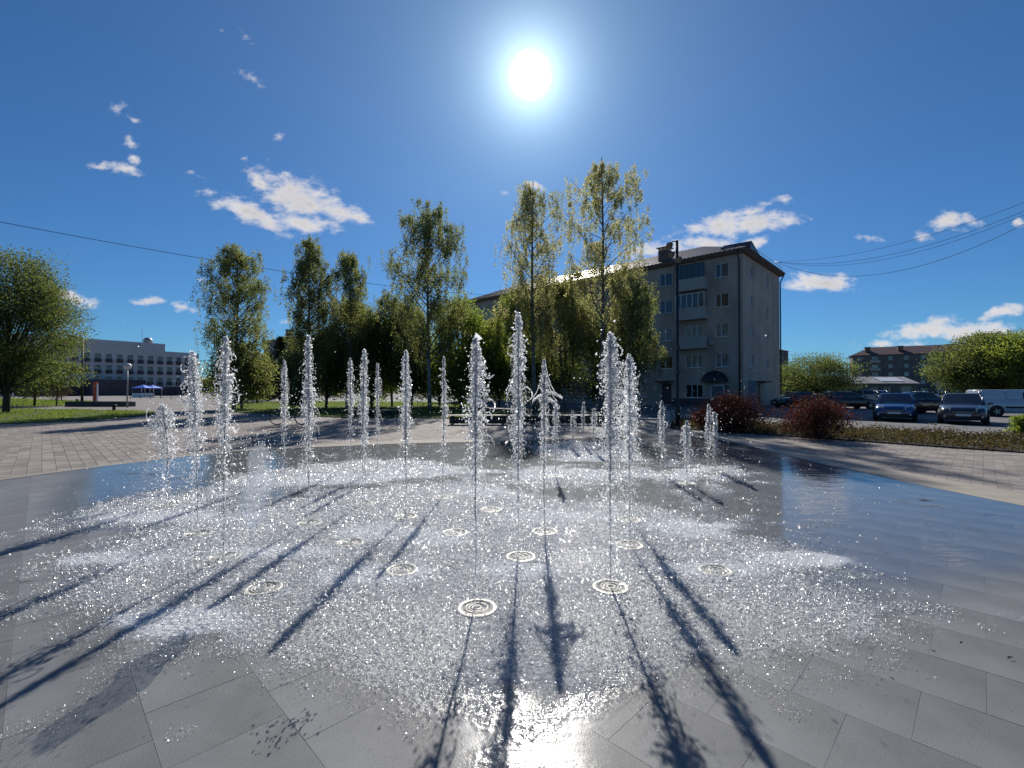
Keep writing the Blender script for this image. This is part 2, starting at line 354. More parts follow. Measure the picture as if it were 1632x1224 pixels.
tag(MB().sheet([(-2500, -300), (2500, -300), (2500, 3500), (-2500, 3500)], -.12).build('ground', MT['asphalt']), kind='structure')
bm_ = MB().sheet(PLAZA, -.014)
for i in range(len(PLAZA)):
    a, b = PLAZA[i], PLAZA[(i + 1) % len(PLAZA)]
    bm_.add([(*a, -.119), (*b, -.119), (*b, -.014), (*a, -.014)], [(0, 1, 2, 3)])
def plaza_mat():
    m, nt, b = base_mat('plaza_paving'); N = nt.nodes; L = nt.links
    tc = N.new('ShaderNodeTexCoord'); mp = N.new('ShaderNodeMapping'); mp.inputs['Rotation'].default_value = (0, 0, R(45)); L.new(tc.outputs['Object'], mp.inputs[0])
    br = N.new('ShaderNodeTexBrick'); br.inputs['Scale'].default_value = 1; br.inputs['Brick Width'].default_value = .3; br.inputs['Row Height'].default_value = .2; br.inputs['Mortar Size'].default_value = .006
    br.inputs['Color1'].default_value = (.28, .245, .215, 1); br.inputs['Color2'].default_value = (.20, .178, .165, 1); br.inputs['Mortar'].default_value = (.12, .11, .10, 1); L.new(mp.outputs[0], br.inputs['Vector'])
    n = N.new('ShaderNodeTexNoise'); n.inputs['Scale'].default_value = .25; n.inputs['Detail'].default_value = 6; L.new(tc.outputs['Object'], n.inputs[0])
    mr = N.new('ShaderNodeMapRange'); mr.inputs[1].default_value = .3; mr.inputs[2].default_value = .7; mr.inputs[3].default_value = .85; mr.inputs[4].default_value = 1.15; L.new(n.outputs[0], mr.inputs[0])
    sc = N.new('ShaderNodeVectorMath'); sc.operation = 'SCALE'; L.new(br.outputs[0], sc.inputs[0]); L.new(mr.outputs[0], sc.inputs['Scale']); L.new(sc.outputs[0], b.inputs['Base Color'])
    b.inputs['Roughness'].default_value = .85; return m
MT['plaza'] = plaza_mat()
plaza = tag(bm_.build('paved_plaza', MT['plaza']), kind='structure')

def blockmesh(w, d, h, bv):
    vs = [(-w/2, -d/2, -h), (w/2, -d/2, -h), (w/2, d/2, -h), (-w/2, d/2, -h), (-w/2, -d/2, -bv), (w/2, -d/2, -bv), (w/2, d/2, -bv), (-w/2, d/2, -bv),
          (-w/2+bv, -d/2+bv, 0), (w/2-bv, -d/2+bv, 0), (w/2-bv, d/2-bv, 0), (-w/2+bv, d/2-bv, 0)]
    fs = [(8, 9, 10, 11)] + [(i, (i+1) % 4, 4+(i+1) % 4, 4+i) for i in range(4)] + [(4+i, 4+(i+1) % 4, 8+(i+1) % 4, 8+i) for i in range(4)]
    return vs, fs
def lay(name, parent, mat, w, d, gap, rows_u0, keep, rank, z, jitter, seed, piece_h, bv=.0025):
    rng = np.random.default_rng(seed)
    c, s = math.cos(R(45)), math.sin(R(45))      # u along the row (-45 deg), v across it
    pts = []
    nv = int(60 / d); nu = int(60 / w)
    for j in range(-nv, nv):
        off = (.5 * w if j % 2 else 0)
        for i in range(-nu, nu):
            u = i * w + off; v = rows_u0 + (j + .5) * d
            pts.append((u * c + v * s, -u * s + v * c))
    pts = np.array(pts); k = keep(pts); pts = pts[k]
    order = np.argsort(rank(pts)); pts = pts[order]
    tv, tf = blockmesh(w - gap, d - gap, piece_h, bv)
    zz = z + rng.uniform(-jitter, jitter, len(pts))
    me = bpy.data.meshes.new(name); me.from_pydata(tv, [], tf); me.materials.append(mat)
    for q in range(min(300, len(pts))):
        o = bpy.data.objects.new(name, me); o.location = (*pts[q], zz[q])
        o.rotation_euler = (rng.normal(0, .0015), rng.normal(0, .0015), R(-45)); link(o, parent)
    rest = pts[300:]
    if len(rest):
        o = scatter(name + '_field', (tv, tf), np.column_stack([rest, zz[300:]]), np.ones(len(rest)), zrot(np.full(len(rest), R(-45))), mat, parent, smooth=False)
        o['kind'] = 'stuff'
    return len(pts)
floor = tag(MB().sheet([tuple(p) for p in FLOOR], -.0011).build('fountain_floor', MT['slab_joint']), kind='structure')
vis = lambda p, m=.6: (np.abs(p[:, 0]) < 1.14 * p[:, 1] + m) & (p[:, 1] > 1.2)
n1 = lay('granite_slab', floor, MT['granite'], .46, .46, .0011, 3.75 / math.sqrt(2), lambda p: vis(p, .8) & inside(p, offset(FLOOR, np.interp(FLOOR[:, 0], [-9, -7, -4, -1], [-.12, .0, .35, .42])[:, None])), lambda p: p[:, 1] + .0 * p[:, 0], 0.0, .0004, 3, .0095, .0008)
n2 = lay('paver', plaza, MT['paver'], .30, .20, .004, 0.02, lambda p: vis(p) & (p[:, 1] < 21) & ~inside(p, offset(FLOOR, np.interp(FLOOR[:, 0], [-9, -7, -4, -1], [.0, .1, .55, .66])[:, None])) & inside(p, np.array(PLAZA)) & ~inside(p, np.array(BED)) & ~inside(p, np.array(LAWN_A)), lambda p: p[:, 1], -.002, .0012, 4, .0115)
# pale concrete border
N_ = len(FLOOR); rng_ = MB()
rng_.add([(*p, .004) for p in FLOOR] + [(*p, .004) for p in BAND] + [(*p, -.008) for p in FLOOR] + [(*p, -.013) for p in BAND],
         [(i, N_ + i, N_ + (i + 1) % N_, (i + 1) % N_) for i in range(N_)] + [(i, (i + 1) % N_, 2*N_ + (i + 1) % N_, 2*N_ + i) for i in range(N_)] + [(N_ + i, 3*N_ + i, 3*N_ + (i + 1) % N_, N_ + (i + 1) % N_) for i in range(N_)])
tag(rng_.build('concrete_path_border', MT['border']), kind='structure')

# kerb stones between planting bed and car park
def kerbline(pts, w, z0, z1, step=1.0):
    root = empty('kerb', (0, 0, 0)); root['kind'] = 'structure'
    proto = None
    for a, b in zip(pts[:-1], pts[1:]):
        a, b = Vector((*a, 0)), Vector((*b, 0)); n = max(1, int((b - a).length / step)); d = (b - a) / n
        for i in range(n):
            c = a + d * (i + .5)
            me = MB().box((0, 0, 0), (d.length - .012, w, z1 - z0)).mesh('kerb_stone'); me.materials.append(MT['kerb'])
            o = bpy.data.objects.new('kerb_stone', me); o.location = (c.x, c.y, (z0 + z1) / 2 + random.uniform(-.004, .004)); o.rotation_euler = (0, 0, math.atan2(d.y, d.x)); link(o, root)
kerbline([(6.2, 25.6), (10.9, 21.15), (16.55, 15.25), (27.2, 4.35)], .9, -.118, .035)
tag(MB().prism(BED, -.012, .035).build('planting_soil', MT['soil']), kind='structure')
for nm, poly in (('lawn', LAWN_A), ('lawn', LAWN_B), ('lawn', LAWN_C)):
    tag(MB().prism(poly, -.010, .03).build(nm, MT['lawn']), kind='structure')
tag(MB().prism([(55, 66), (120, 58), (200, 150), (90, 150)], -.118, -.06).build('lawn', MT['lawn']), kind='structure')

def in_poly_points(poly, n, rng):
    poly = np.array(poly); lo, hi = poly.min(0), poly.max(0); out = []
    while sum(map(len, out)) < n:
        p = rng.uniform(lo, hi, (n, 2)); out.append(p[inside(p, poly)])
    return np.concatenate(out)[:n]
BLADE = ([(-.5, 0, 0), (.5, 0, 0), (0, .25, 1)], [(0, 1, 2)])
def grass(name, poly, n, h, w, mat, seed, label, cat, z=.03):
    rng = np.random.default_rng(seed); p = in_poly_points(poly, n, rng)
    keep = (np.abs(p[:, 0]) < 1.2 * p[:, 1] + 1) & (p[:, 1] > 2); p = p[keep]; n = len(p)
    hh = h * rng.uniform(.5, 1.5, n) * (1 + .6 * np.sin(p[:, 0] * 1.7) * np.sin(p[:, 1] * 1.3))
    o = scatter(name, BLADE, np.column_stack([p, np.full(n, z)]), np.column_stack([np.full(n, w), np.full(n, h) * .8, hh]), zrot(rng.uniform(0, 6.28, n)), mat, smooth=False)
    return tag(o, label, cat, kind='stuff')
grass('grass', LAWN_A, 45000, .07, .035, MT['grass'], 1, 'short green grass on the left lawn beside the plaza', 'grass')
grass('grass', LAWN_C, 30000, .08, .04, MT['grass'], 2, 'shaded grass growing under the birch trees', 'grass')
grass('grass', LAWN_B, 25000, .12, .07, MT['grass'], 6, 'green grass on the far left lawn behind the path', 'grass')

# ------------------------------------------------------------------ fountain
NOZ = [(760,967),(973,934),(830,886),(640,907),(420,936),(558,864),(646,822),(1140,908),(358,887),(493,833),(725,848),(868,846),(1003,868),(1003,828),(583,802),(706,792),(650,747),(782,812),(316,850),(270,804),(600,748),(560,748),(455,762),(1055,757),(1094,770),(1128,745),(1139,752),(913,716),(930,711),(946,720),(885,758)]
NZ = np.array([P(x, y) for x, y in NOZ])
def nozzle(loc, label, near):
    r = .143
    root = empty('fountain_nozzle', (*loc, -.0065)); tag(root, label, 'fountain nozzle', 'round nozzle plates set in the granite floor')
    MB().lathe([(r, -.004), (r, .010), (r - .004, .013), (.088, .013)] + [(.088, .009), (.083, .009), (.083, .013), (.068, .013), (.068, .009), (.063, .009), (.063, .013), (.046, .013), (.046, .009), (.041, .009), (.041, .013), (.02, .014), (.02, .004)], n=48 if near else 24).build('plate', MT['nozzle'], root)
    MB().lathe([(.0198, .0045), (.0, .0045)], n=16).build('spout', MT['slot'], root)
    if near:
        g = MB()
        for rr, a0, a1 in ((.0905, 20, 150), (.108, 30, 110), (.0905, 210, 300), (.055, 0, 100)):
            pts = [(rr * math.cos(R(a)), rr * math.sin(R(a)), .0135) for a in np.linspace(a0, a1, 10)]
            g.tube(pts, .0028, 4)
        g.build('slot_ring', MT['slot'], root)
        for a in (45, 165, 285): MB().cyl((.125 * math.cos(R(a)), .125 * math.sin(R(a)), .0145), .006, .003, 8).build('screw', MT['grey_metal'], root)
    return root
NL = ['pale round nozzle plate nearest the sun glare, its dark spout clearly visible', 'pale round nozzle plate under the tallest dense jet on the right',
      'round nozzle plate directly beneath the tallest central jet', 'round nozzle plate half under white foam left of centre', 'round nozzle plate at lower left with no jet above it',
      'round nozzle plate left of centre with no jet, behind the plate half under white foam', 'round nozzle plate with a thin straight jet, below the tall full birch', 'round nozzle plate covered by splashes on the right side of the floor',
      'round nozzle plate at the foot of the second jet from the left', 'round nozzle plate at the foot of the high jet beside the bicycle', 'round nozzle plate with no jet, straight behind the nearest nozzle plate',
      'round nozzle plate at the foot of the jet with a water skirt', 'middle nozzle plate under the dense right-hand jet cluster', 'rear nozzle plate under the dense right-hand jet cluster',
      'small nozzle plate at the foot of the tallest jet in the group of three', 'small nozzle plate at the foot of the very thin jet', 'small far nozzle plate behind the bushy jet',
      'small nozzle plate with no jet, just left of the tallest jet', 'nozzle plate at the foot of the jet whose spray blows left', 'nozzle plate under the low curling leftmost spray',
      'far nozzle plate under the right jet of the group of three', 'far nozzle plate under the left jet of the group of three', 'far nozzle plate under the narrow jet in front of the bicycle',
      'far nozzle plate under the short grey jet by the lamp post', 'far nozzle plate under the lowest small jet', 'far nozzle plate under the taller of the paired small jets', 'far nozzle plate under the lower of the paired small jets',
      'tiny nozzle plate under the first of the three small far jets', 'tiny nozzle plate under the highest of the three small far jets', 'tiny nozzle plate under the third of the small far jets',
      'far nozzle plate under the faint jet behind the water skirt', 'small nozzle plate with no jet, between the bicycle and the group of three', 'small nozzle plate with no jet, right of the tallest jet', 'far nozzle plate with no jet, behind the dense cluster']
for i, (n, (px_, py_)) in enumerate(zip(NZ, NOZ)):
    nozzle(n, NL[i] if i < len(NL) else 'small pale nozzle plate in the splashing middle of the fountain floor', py_ > 800)

# splash intensity over the floor
def splash(p):
    s = np.zeros(len(p))
    for (x, y), (a, b) in zip(NZ, NOZ):
        w = .8 if b > 800 else .95
        if a > 1030 and b < 800: w = .26
        s += w * np.exp(-((p[:, 0] - x) ** 2 + (p[:, 1] - y) ** 2) / (2 * .62 ** 2))
    s += .75 * np.exp(-((p[:, 0] - .1) ** 2 / 1.3 + (p[:, 1] - 2.85) ** 2 / .22)) + .5 * np.exp(-((p[:, 0] - 1.9) ** 2 / .8 + (p[:, 1] - 3.2) ** 2 / .15)) + .5 * np.exp(-((p[:, 0] + 1.6) ** 2 / .5 + (p[:, 1] - 3.3) ** 2 / .15))
    return s
def value_noise(p, cell, seed):
    rng = np.random.default_rng(seed); g = rng.random((256, 256)); q = p / cell + 100
    i = np.floor(q).astype(int); f = q - i; f = f * f * (3 - 2 * f); i %= 255
    a = g[i[:, 0], i[:, 1]]; b = g[i[:, 0] + 1, i[:, 1]]; c = g[i[:, 0], i[:, 1] + 1]; d = g[i[:, 0] + 1, i[:, 1] + 1]
    return (a * (1 - f[:, 0]) + b * f[:, 0]) * (1 - f[:, 1]) + (c * (1 - f[:, 0]) + d * f[:, 0]) * f[:, 1]
def water_sheet():
    st = .09; xs = np.arange(-10, 8.2, st); ys = np.arange(-1.0, 16.2, st)
    gx, gy = np.meshgrid(xs, ys); p = np.column_stack([gx.ravel(), gy.ravel()]); nx, ny = len(xs), len(ys)
    idx = np.arange(nx * ny).reshape(ny, nx)
    f = np.stack([idx[:-1, :-1], idx[:-1, 1:], idx[1:, 1:], idx[1:, :-1]], -1).reshape(-1, 4)
    cen = p[f].mean(1); f = f[inside(cen, offset(FLOOR, .07))]
    used = np.unique(f); mp = -np.ones(nx * ny, int); mp[used] = np.arange(len(used)); f = mp[f]; p = p[used]
    v = np.column_stack([p, np.full(len(p), .0032)])
    me = mesh_from('water', v, f, True)
    s = splash(p); edge = (value_noise(p, .35, 1) - .5) * .5 + (value_noise(p, .13, 2) - .5) * .35
    sp = np.clip((s + edge - .18) / .45, 0, 1)
    big = value_noise(p, 1.6, 5) * .6 + value_noise(p, .6, 6) * .4
    wet = np.clip(.55 + sp + (p[:, 1] - 5.2) * .5 + 1.6 * np.exp(-(((p[:, 0] - .09) / .55) ** 2 + ((p[:, 1] - 1.9) / .8) ** 2)) + (big - .5) * 1.3 + (p[:, 0] > 1.5) * np.clip(p[:, 1] - 3.2, 0, 1) * 1.0, 0, 1)
    wet = np.where(p[:, 0] < -.82 * p[:, 1] - .4, np.clip(wet - (-.82 * p[:, 1] - .4 - p[:, 0]) * 1.2, .0, 1), wet)
    foam = np.zeros(len(p))
    for (fx, fy, rx, ry) in [(-2.15, 3.06, .35, .16), (-1.1, 3.85, .35, .16), (.0, 3.95, .33, .12), (-1.35, 5.0, .4, .2), (1.7, 3.95, .35, .12), (1.9, 5.15, .45, .25), (2.75, 4.2, .5, .13), (-.75, 4.7, .3, .13), (-4.2, 5.6, .8, .2), (-2.9, 7.9, .8, .5), (-1.2, 8.6, 1.2, .6), (.8, 8.8, 1.2, .6), (2.6, 8.2, .6, .35), (.4, 5.6, .5, .2), (-3.5, 4.2, .4, .14), (1.6, 10.2, 1.0, .5), (-.2, 7.0, .6, .3),(-2.2,4.4,.4,.13),(3.3,8.9,.4,.25)]:
        foam = np.maximum(foam, np.exp(-(((p[:, 0] - fx) / rx) ** 2 + ((p[:, 1] - fy) / ry) ** 2)))
    foam = np.clip(foam + edge * .9, 0, 1) * (foam > .08)
    for nm, a in (('splash', sp), ('wet', wet), ('foam', foam)):
        at = me.attributes.new(nm, 'FLOAT', 'POINT'); at.data.foreach_set('value', a.astype(np.float32))
    m, nt, b = base_mat('water_film'); N = nt.nodes; L = nt.links; N.remove(b)
    def attr(n): 
        a = N.new('ShaderNodeAttribute'); a.attribute_name = n; return a.outputs['Fac']
    def mth(op, a, b_=None, c=None):
        n = N.new('ShaderNodeMath'); n.operation = op
        for i, q in enumerate((a, b_, c)):
            if q is None: continue
            if isinstance(q, (int, float)): n.inputs[i].default_value = q
            else: L.new(q, n.inputs[i])
        return n.outputs[0]
    tc = N.new('ShaderNodeTexCoord')
    def noise(sc, det, rough=.5, v=None):
        n = N.new('ShaderNodeTexNoise'); n.inputs['Scale'].default_value = sc; n.inputs['Detail'].default_value = det; n.inputs['Roughness'].default_value = rough
        L.new(v or tc.outputs['Object'], n.inputs['Vector']); return n.outputs[0]
    sp_, wt, fm = attr('splash'), attr('wet'), attr('foam')
    vo = N.new('ShaderNodeTexVoronoi'); vo.inputs['Scale'].default_value = 26; L.new(tc.outputs['Object'], vo.inputs['Vector'])
    h1 = mth('MULTIPLY', noise(38, 3, .6), .014); h1b = mth('MULTIPLY', vo.outputs['Distance'], .010)
    hs = mth('MULTIPLY', mth('ADD', h1, h1b), sp_)
    mp = N.new('ShaderNodeMapping'); mp.inputs['Scale'].default_value = (.8, 2.2, 1); L.new(tc.outputs['Object'], mp.inputs[0])
    hc = mth('MULTIPLY', noise(2.2, 3, .55, mp.outputs[0]), .0055)
    hg = mth('MULTIPLY', mth('MULTIPLY', noise(170, 2), .0008), mth('SUBTRACT', 1.03, wt))
    hh = mth('ADD', mth('ADD', hs, hc), hg)
    bp = N.new('ShaderNodeBump'); bp.inputs['Distance'].default_value = 1.0; bp.inputs['Strength'].default_value = 1.0; L.new(hh, bp.inputs['Height'])
    gl = N.new('ShaderNodeBsdfGlossy'); L.new(bp.outputs[0], gl.inputs['Normal'])
    rg = N.new('ShaderNodeMapRange'); L.new(wt, rg.inputs[0]); rg.inputs[3].default_value = .42; rg.inputs[4].default_value = .035; L.new(rg.outputs[0], gl.inputs['Roughness'])
    tr = N.new('ShaderNodeBsdfTransparent')
    tcol = N.new('ShaderNodeMix'); tcol.data_type = 'RGBA'; L.new(wt, tcol.inputs[0]); tcol.inputs[6].default_value = (1, 1, 1, 1); tcol.inputs[7].default_value = (.86, .88, .91, 1); L.new(tcol.outputs[2], tr.inputs[0])
    fr = N.new('ShaderNodeFresnel'); geo = N.new('ShaderNodeNewGeometry'); L.new(mth('ADD', mth('MULTIPLY', geo.outputs['Backfacing'], 1 / 1.5 - 1.5), 1.5), fr.inputs['IOR'])
    nb = N.new('ShaderNodeBump'); nb.inputs['Distance'].default_value = .35; L.new(hh, nb.inputs['Height']); L.new(nb.outputs[0], fr.inputs['Normal'])
    ff = mth('MULTIPLY', fr.outputs[0], mth('ADD', mth('MULTIPLY', wt, .8), .2))
    a = N.new('ShaderNodeMixShader'); L.new(ff, a.inputs[0]); L.new(tr.outputs[0], a.inputs[1]); L.new(gl.outputs[0], a.inputs[2])
    # foam: bubbly white film; the splash share paints glitter brightness into the colour
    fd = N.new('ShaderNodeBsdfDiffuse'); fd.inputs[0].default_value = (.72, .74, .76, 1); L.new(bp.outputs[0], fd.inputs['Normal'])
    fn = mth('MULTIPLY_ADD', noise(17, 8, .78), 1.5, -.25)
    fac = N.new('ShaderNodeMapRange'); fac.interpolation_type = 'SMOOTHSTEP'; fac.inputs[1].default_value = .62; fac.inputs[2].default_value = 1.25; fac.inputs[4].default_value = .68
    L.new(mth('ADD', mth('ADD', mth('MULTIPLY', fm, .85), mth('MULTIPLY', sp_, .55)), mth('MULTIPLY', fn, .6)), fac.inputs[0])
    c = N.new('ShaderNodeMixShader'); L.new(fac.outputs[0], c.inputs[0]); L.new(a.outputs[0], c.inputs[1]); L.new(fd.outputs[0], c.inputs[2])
    L.new(c.outputs[0], N['Material Output'].inputs[0])
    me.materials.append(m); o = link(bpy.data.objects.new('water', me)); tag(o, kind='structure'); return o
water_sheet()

# beads and little crowns of water leaping off the floor
def splash_beads():
    rng = np.random.default_rng(5)
    n = 1250000; Yc = 2.0 + 12 * rng.random(n) ** 1.5; X = rng.uniform(-5.5, 4.5, n)
    p = np.column_stack([X, Yc]); s = splash(p); nz = value_noise(p, .35, 1) * .5 + value_noise(p, .13, 2) * .5
    pr = np.clip((s + (nz - .5) * .8 - .16) / .55, 0, 1) * np.clip(.35 + nz, 0, 1)
    k = (rng.random(n) < pr * .75) & inside(p, FLOOR); p = p[k]; n = len(p)
    if n > 310000: p = p[:310000]; n = 310000
    sz = np.clip(rng.lognormal(math.log(.0032), .5, n), .0013, .011) * (.85 + .11 * p[:, 1]) * np.clip((p[:, 1] - .6) / 3.2, .55, 1)
    z = .003 + np.abs(rng.exponential(.006, n)) + (rng.random(n) < .08) * rng.exponential(.05, n)
    sc = np.column_stack([sz * rng.uniform(.7, 1.8, n), sz * rng.uniform(.7, 1.5, n), sz * rng.uniform(.5, 1.3, n)])
    o = scatter('splash_drops', OCTA, np.column_stack([p, z]), sc, rand_rot(n, rng), MT['splash_glint'])
    tag(o, 'sparkling splashes of water bouncing off the granite floor', 'splashing water', kind='stuff')
splash_beads()

def jet(i, base, h, wd, n, label, style='tall', lean=0.0, seed=0, stem=1.0, dens=1.0):
    rng = np.random.default_rng(100 + seed); n = int(n * 1.5); side = rng.uniform(-.35, .35)
    x0, y0 = base
    root = empty('water_jet', (x0, y0, .012)); tag(root, label, 'water jet', 'vertical water jets of the dry fountain')
    zz = np.linspace(0, h * .80, 46); wob = np.cumsum(rng.normal(0, .0011, 46)); wob2 = np.cumsum(rng.normal(0, .0011, 46))
    ax = lambda z: np.interp(z, zz, wob) + lean * (z / h) ** 2; ay = lambda z: np.interp(z, zz, wob2)
    rad = .0030 + .0010 * (zz / h) + np.abs(rng.normal(0, .0016, 46)); rad *= stem * (1 + .02 * y0); rad[-4:] *= np.array([.9, .7, .5, .25])
    # the rising stream itself: drawn-out beads of water strung along the axis
    ns = int(210 * h); z = np.sort(rng.uniform(0, h * .90, ns)); sz = (.0046 + .0030 * z / h) * rng.uniform(.6, 1.4, ns) * (.85 + .055 * y0)
    st = scatter('stem', OCTA, np.column_stack([ax(z) + rng.normal(0, .0016, ns), ay(z) + rng.normal(0, .0016, ns), z]), np.column_stack([sz, sz, sz * rng.uniform(2.4, 5.0, ns)]), zrot(rng.uniform(0, 6.28, ns)), MT['water_drop'], root)
    st['kind'] = 'stuff'
    px_ = y0 / 480.0                              # size of one picture element there: keeps far drops from vanishing
    T, S, = [], []
    # lumpy column, from mid height up to a pointed head
    nc = int(n * .13); t = rng.beta(2.0, 1.3, nc); z = h * (.30 + .70 * t)
    env = wd * .26 * (.35 + 1.1 * np.interp(z / h, np.linspace(0, 1, 22), rng.random(22))) * np.clip((h - z) / h * 7, .12, 1) ** .6
    a = rng.uniform(0, 6.28, nc); r = np.abs(rng.normal(0, 1, nc)) * env * .75
    T.append(np.column_stack([ax(z) + r * np.cos(a), ay(z) + r * np.sin(a), z])); sz = rng.lognormal(math.log(.0058), .5, nc)
    S.append(np.column_stack([sz, sz, sz * rng.uniform(1, 2.2, nc)]))
    # torn clumps that make the outline uneven
    for q in range(int(5 + n / 260)):
        zc = h * (.46 + .50 * rng.beta(1.5, 1.2)); rm = wd * .42 * min(1, (h - zc) / h * 4.5 + .12); aa = rng.uniform(0, 6.28); rr = rm * rng.random() ** .6
        m_ = int(rng.integers(16, 44)); g = rng.normal(0, 1, (m_, 3)) * np.array([.016, .014, .040]) * rng.uniform(.6, 1.7) * (.5 + wd * 3)
        T.append(np.array([ax(zc) + rr * math.cos(aa), ay(zc) + rr * math.sin(aa) * .8, zc]) + g); sz = rng.lognormal(math.log(.0062), .4, m_); S.append(np.column_stack([sz, sz, sz * 1.6]))
    # falling drops round it
    nd = int(n * .42); t = rng.beta(1.6, 1.6, nd); z = h * (.02 + .95 * t)
    env = wd * np.clip(1.15 * np.sqrt(np.clip((h - z) / h, 0, 1)), .05, 1) * .50 * (.5 + 1.0 * np.interp(z / h, np.linspace(0, 1, 12), rng.random(12)))
    a = rng.uniform(0, 6.28, nd); r = np.abs(rng.normal(0, 1, nd)) ** 1.25 * env
    T.append(np.column_stack([ax(z) + r * np.cos(a) + lean * .8 * ((h - z) / h), ay(z) + r * np.sin(a) * .8, z])); sz = rng.lognormal(math.log(.0030), .6, nd)
    S.append(np.column_stack([sz, sz, sz * rng.uniform(1, 1.9, nd)]))
    # torn strings of water that arc outwards and fall
    for q in range(int(14 + n / 70)):
        m_ = int(rng.integers(14, 46)); tt = np.linspace(0, 1, m_); zc = h * (.30 + .68 * rng.beta(1.9, 1.2)); aa = rng.uniform(0, 6.28)
        fall = rng.uniform(.05, .34) * (.6 + wd * 2); out_ = wd * rng.uniform(.05, .62) * min(1, (h - zc) / h * 5 + .15)
        rr = out_ * (.25 + .75 * tt ** .6); jit = np.cumsum(rng.normal(0, .0032, (m_, 3)), 0)
        T.append(np.column_stack([ax(zc) + (rr * math.cos(aa) + side * out_) + jit[:, 0], ay(zc) + rr * math.sin(aa) * .8 + jit[:, 1], zc + .25 * fall * tt - fall * tt ** 2 + jit[:, 2]]))
        sz = rng.uniform(.0024, .0062, m_) * (1 - .35 * tt); S.append(np.column_stack([sz, sz, sz * rng.uniform(1.4, 2.6, m_)]))
    # ligaments and loops
    for k in range(int(9 * dens * (1 + wd))):
        m_ = 34; zc = h * rng.uniform(.45, .93); r0 = wd * rng.uniform(.15, .75); a = rng.uniform(0, 6.28); rr = wd * rng.uniform(.12, .38)
        q = np.linspace(0, rng.uniform(2, 5.2), m_) + rng.uniform(0, 6.28); cxx, czz = r0 * math.cos(a), zc
        pts = np.column_stack([ax(zc) + cxx * .8 + rr * np.cos(q) + np.cumsum(rng.normal(0, .002, m_)), r0 * math.sin(a) * .5 + rr * .5 * np.sin(q * .7), czz + rr * 1.15 * np.sin(q) + np.cumsum(rng.normal(0, .002, m_))])
        T.append(pts); sz = rng.uniform(.004, .008, m_); S.append(np.column_stack([sz * 1.1, sz, sz * 1.3]))
    # head
    nh = 110; t = rng.random(nh); z = h * (.93 + .07 * t); r = wd * .20 * np.sqrt(1 - t ** 2) * rng.uniform(.6, 1.1) + .004; a = rng.uniform(0, 6.28, nh); q = rng.random(nh) ** .5
    T.append(np.column_stack([ax(z) + r * q * np.cos(a), ay(z) + r * q * np.sin(a), z])); sz = rng.uniform(.005, .011, nh); S.append(np.column_stack([sz, sz, sz * 1.6]))
    if style == 'wings':                          # a collapsing skirt of water thrown sideways
        for sgn, L_, zc in ((1, .19, .80), (-1, .13, .78), (1, .13, .76)):
            m_ = 300; t = rng.random(m_); xx = sgn * t * L_; z = h * zc + .05 * t - .10 * t * t + rng.normal(0, .012, m_) * (1 - .4 * t)
            T.append(np.column_stack([xx, rng.normal(0, .02, m_), z])); sz = rng.uniform(.004, .010, m_) * (1 - .4 * t); S.append(np.column_stack([sz * 1.5, sz, sz]))
            tt = rng.random(260); T.append(np.column_stack([sgn * .13 * tt, rng.normal(0, .02, 260), h * (zc + .17 * (1 - tt) ** 1.6)])); sz = rng.uniform(.003, .006, 260); S.append(np.column_stack([sz, sz, sz * 1.5]))
    T = np.concatenate(T); S = np.concatenate(S) * (.85 + .055 * y0)
    k_ = T[:, 2] > .0
    rot = rand_rot(len(T), rng)[k_]; T, S = T[k_], S[k_]
    d = scatter('droplets', OCTA, T, S, rot, MT['water_drop'], root)
    d['kind'] = 'stuff'
    return root
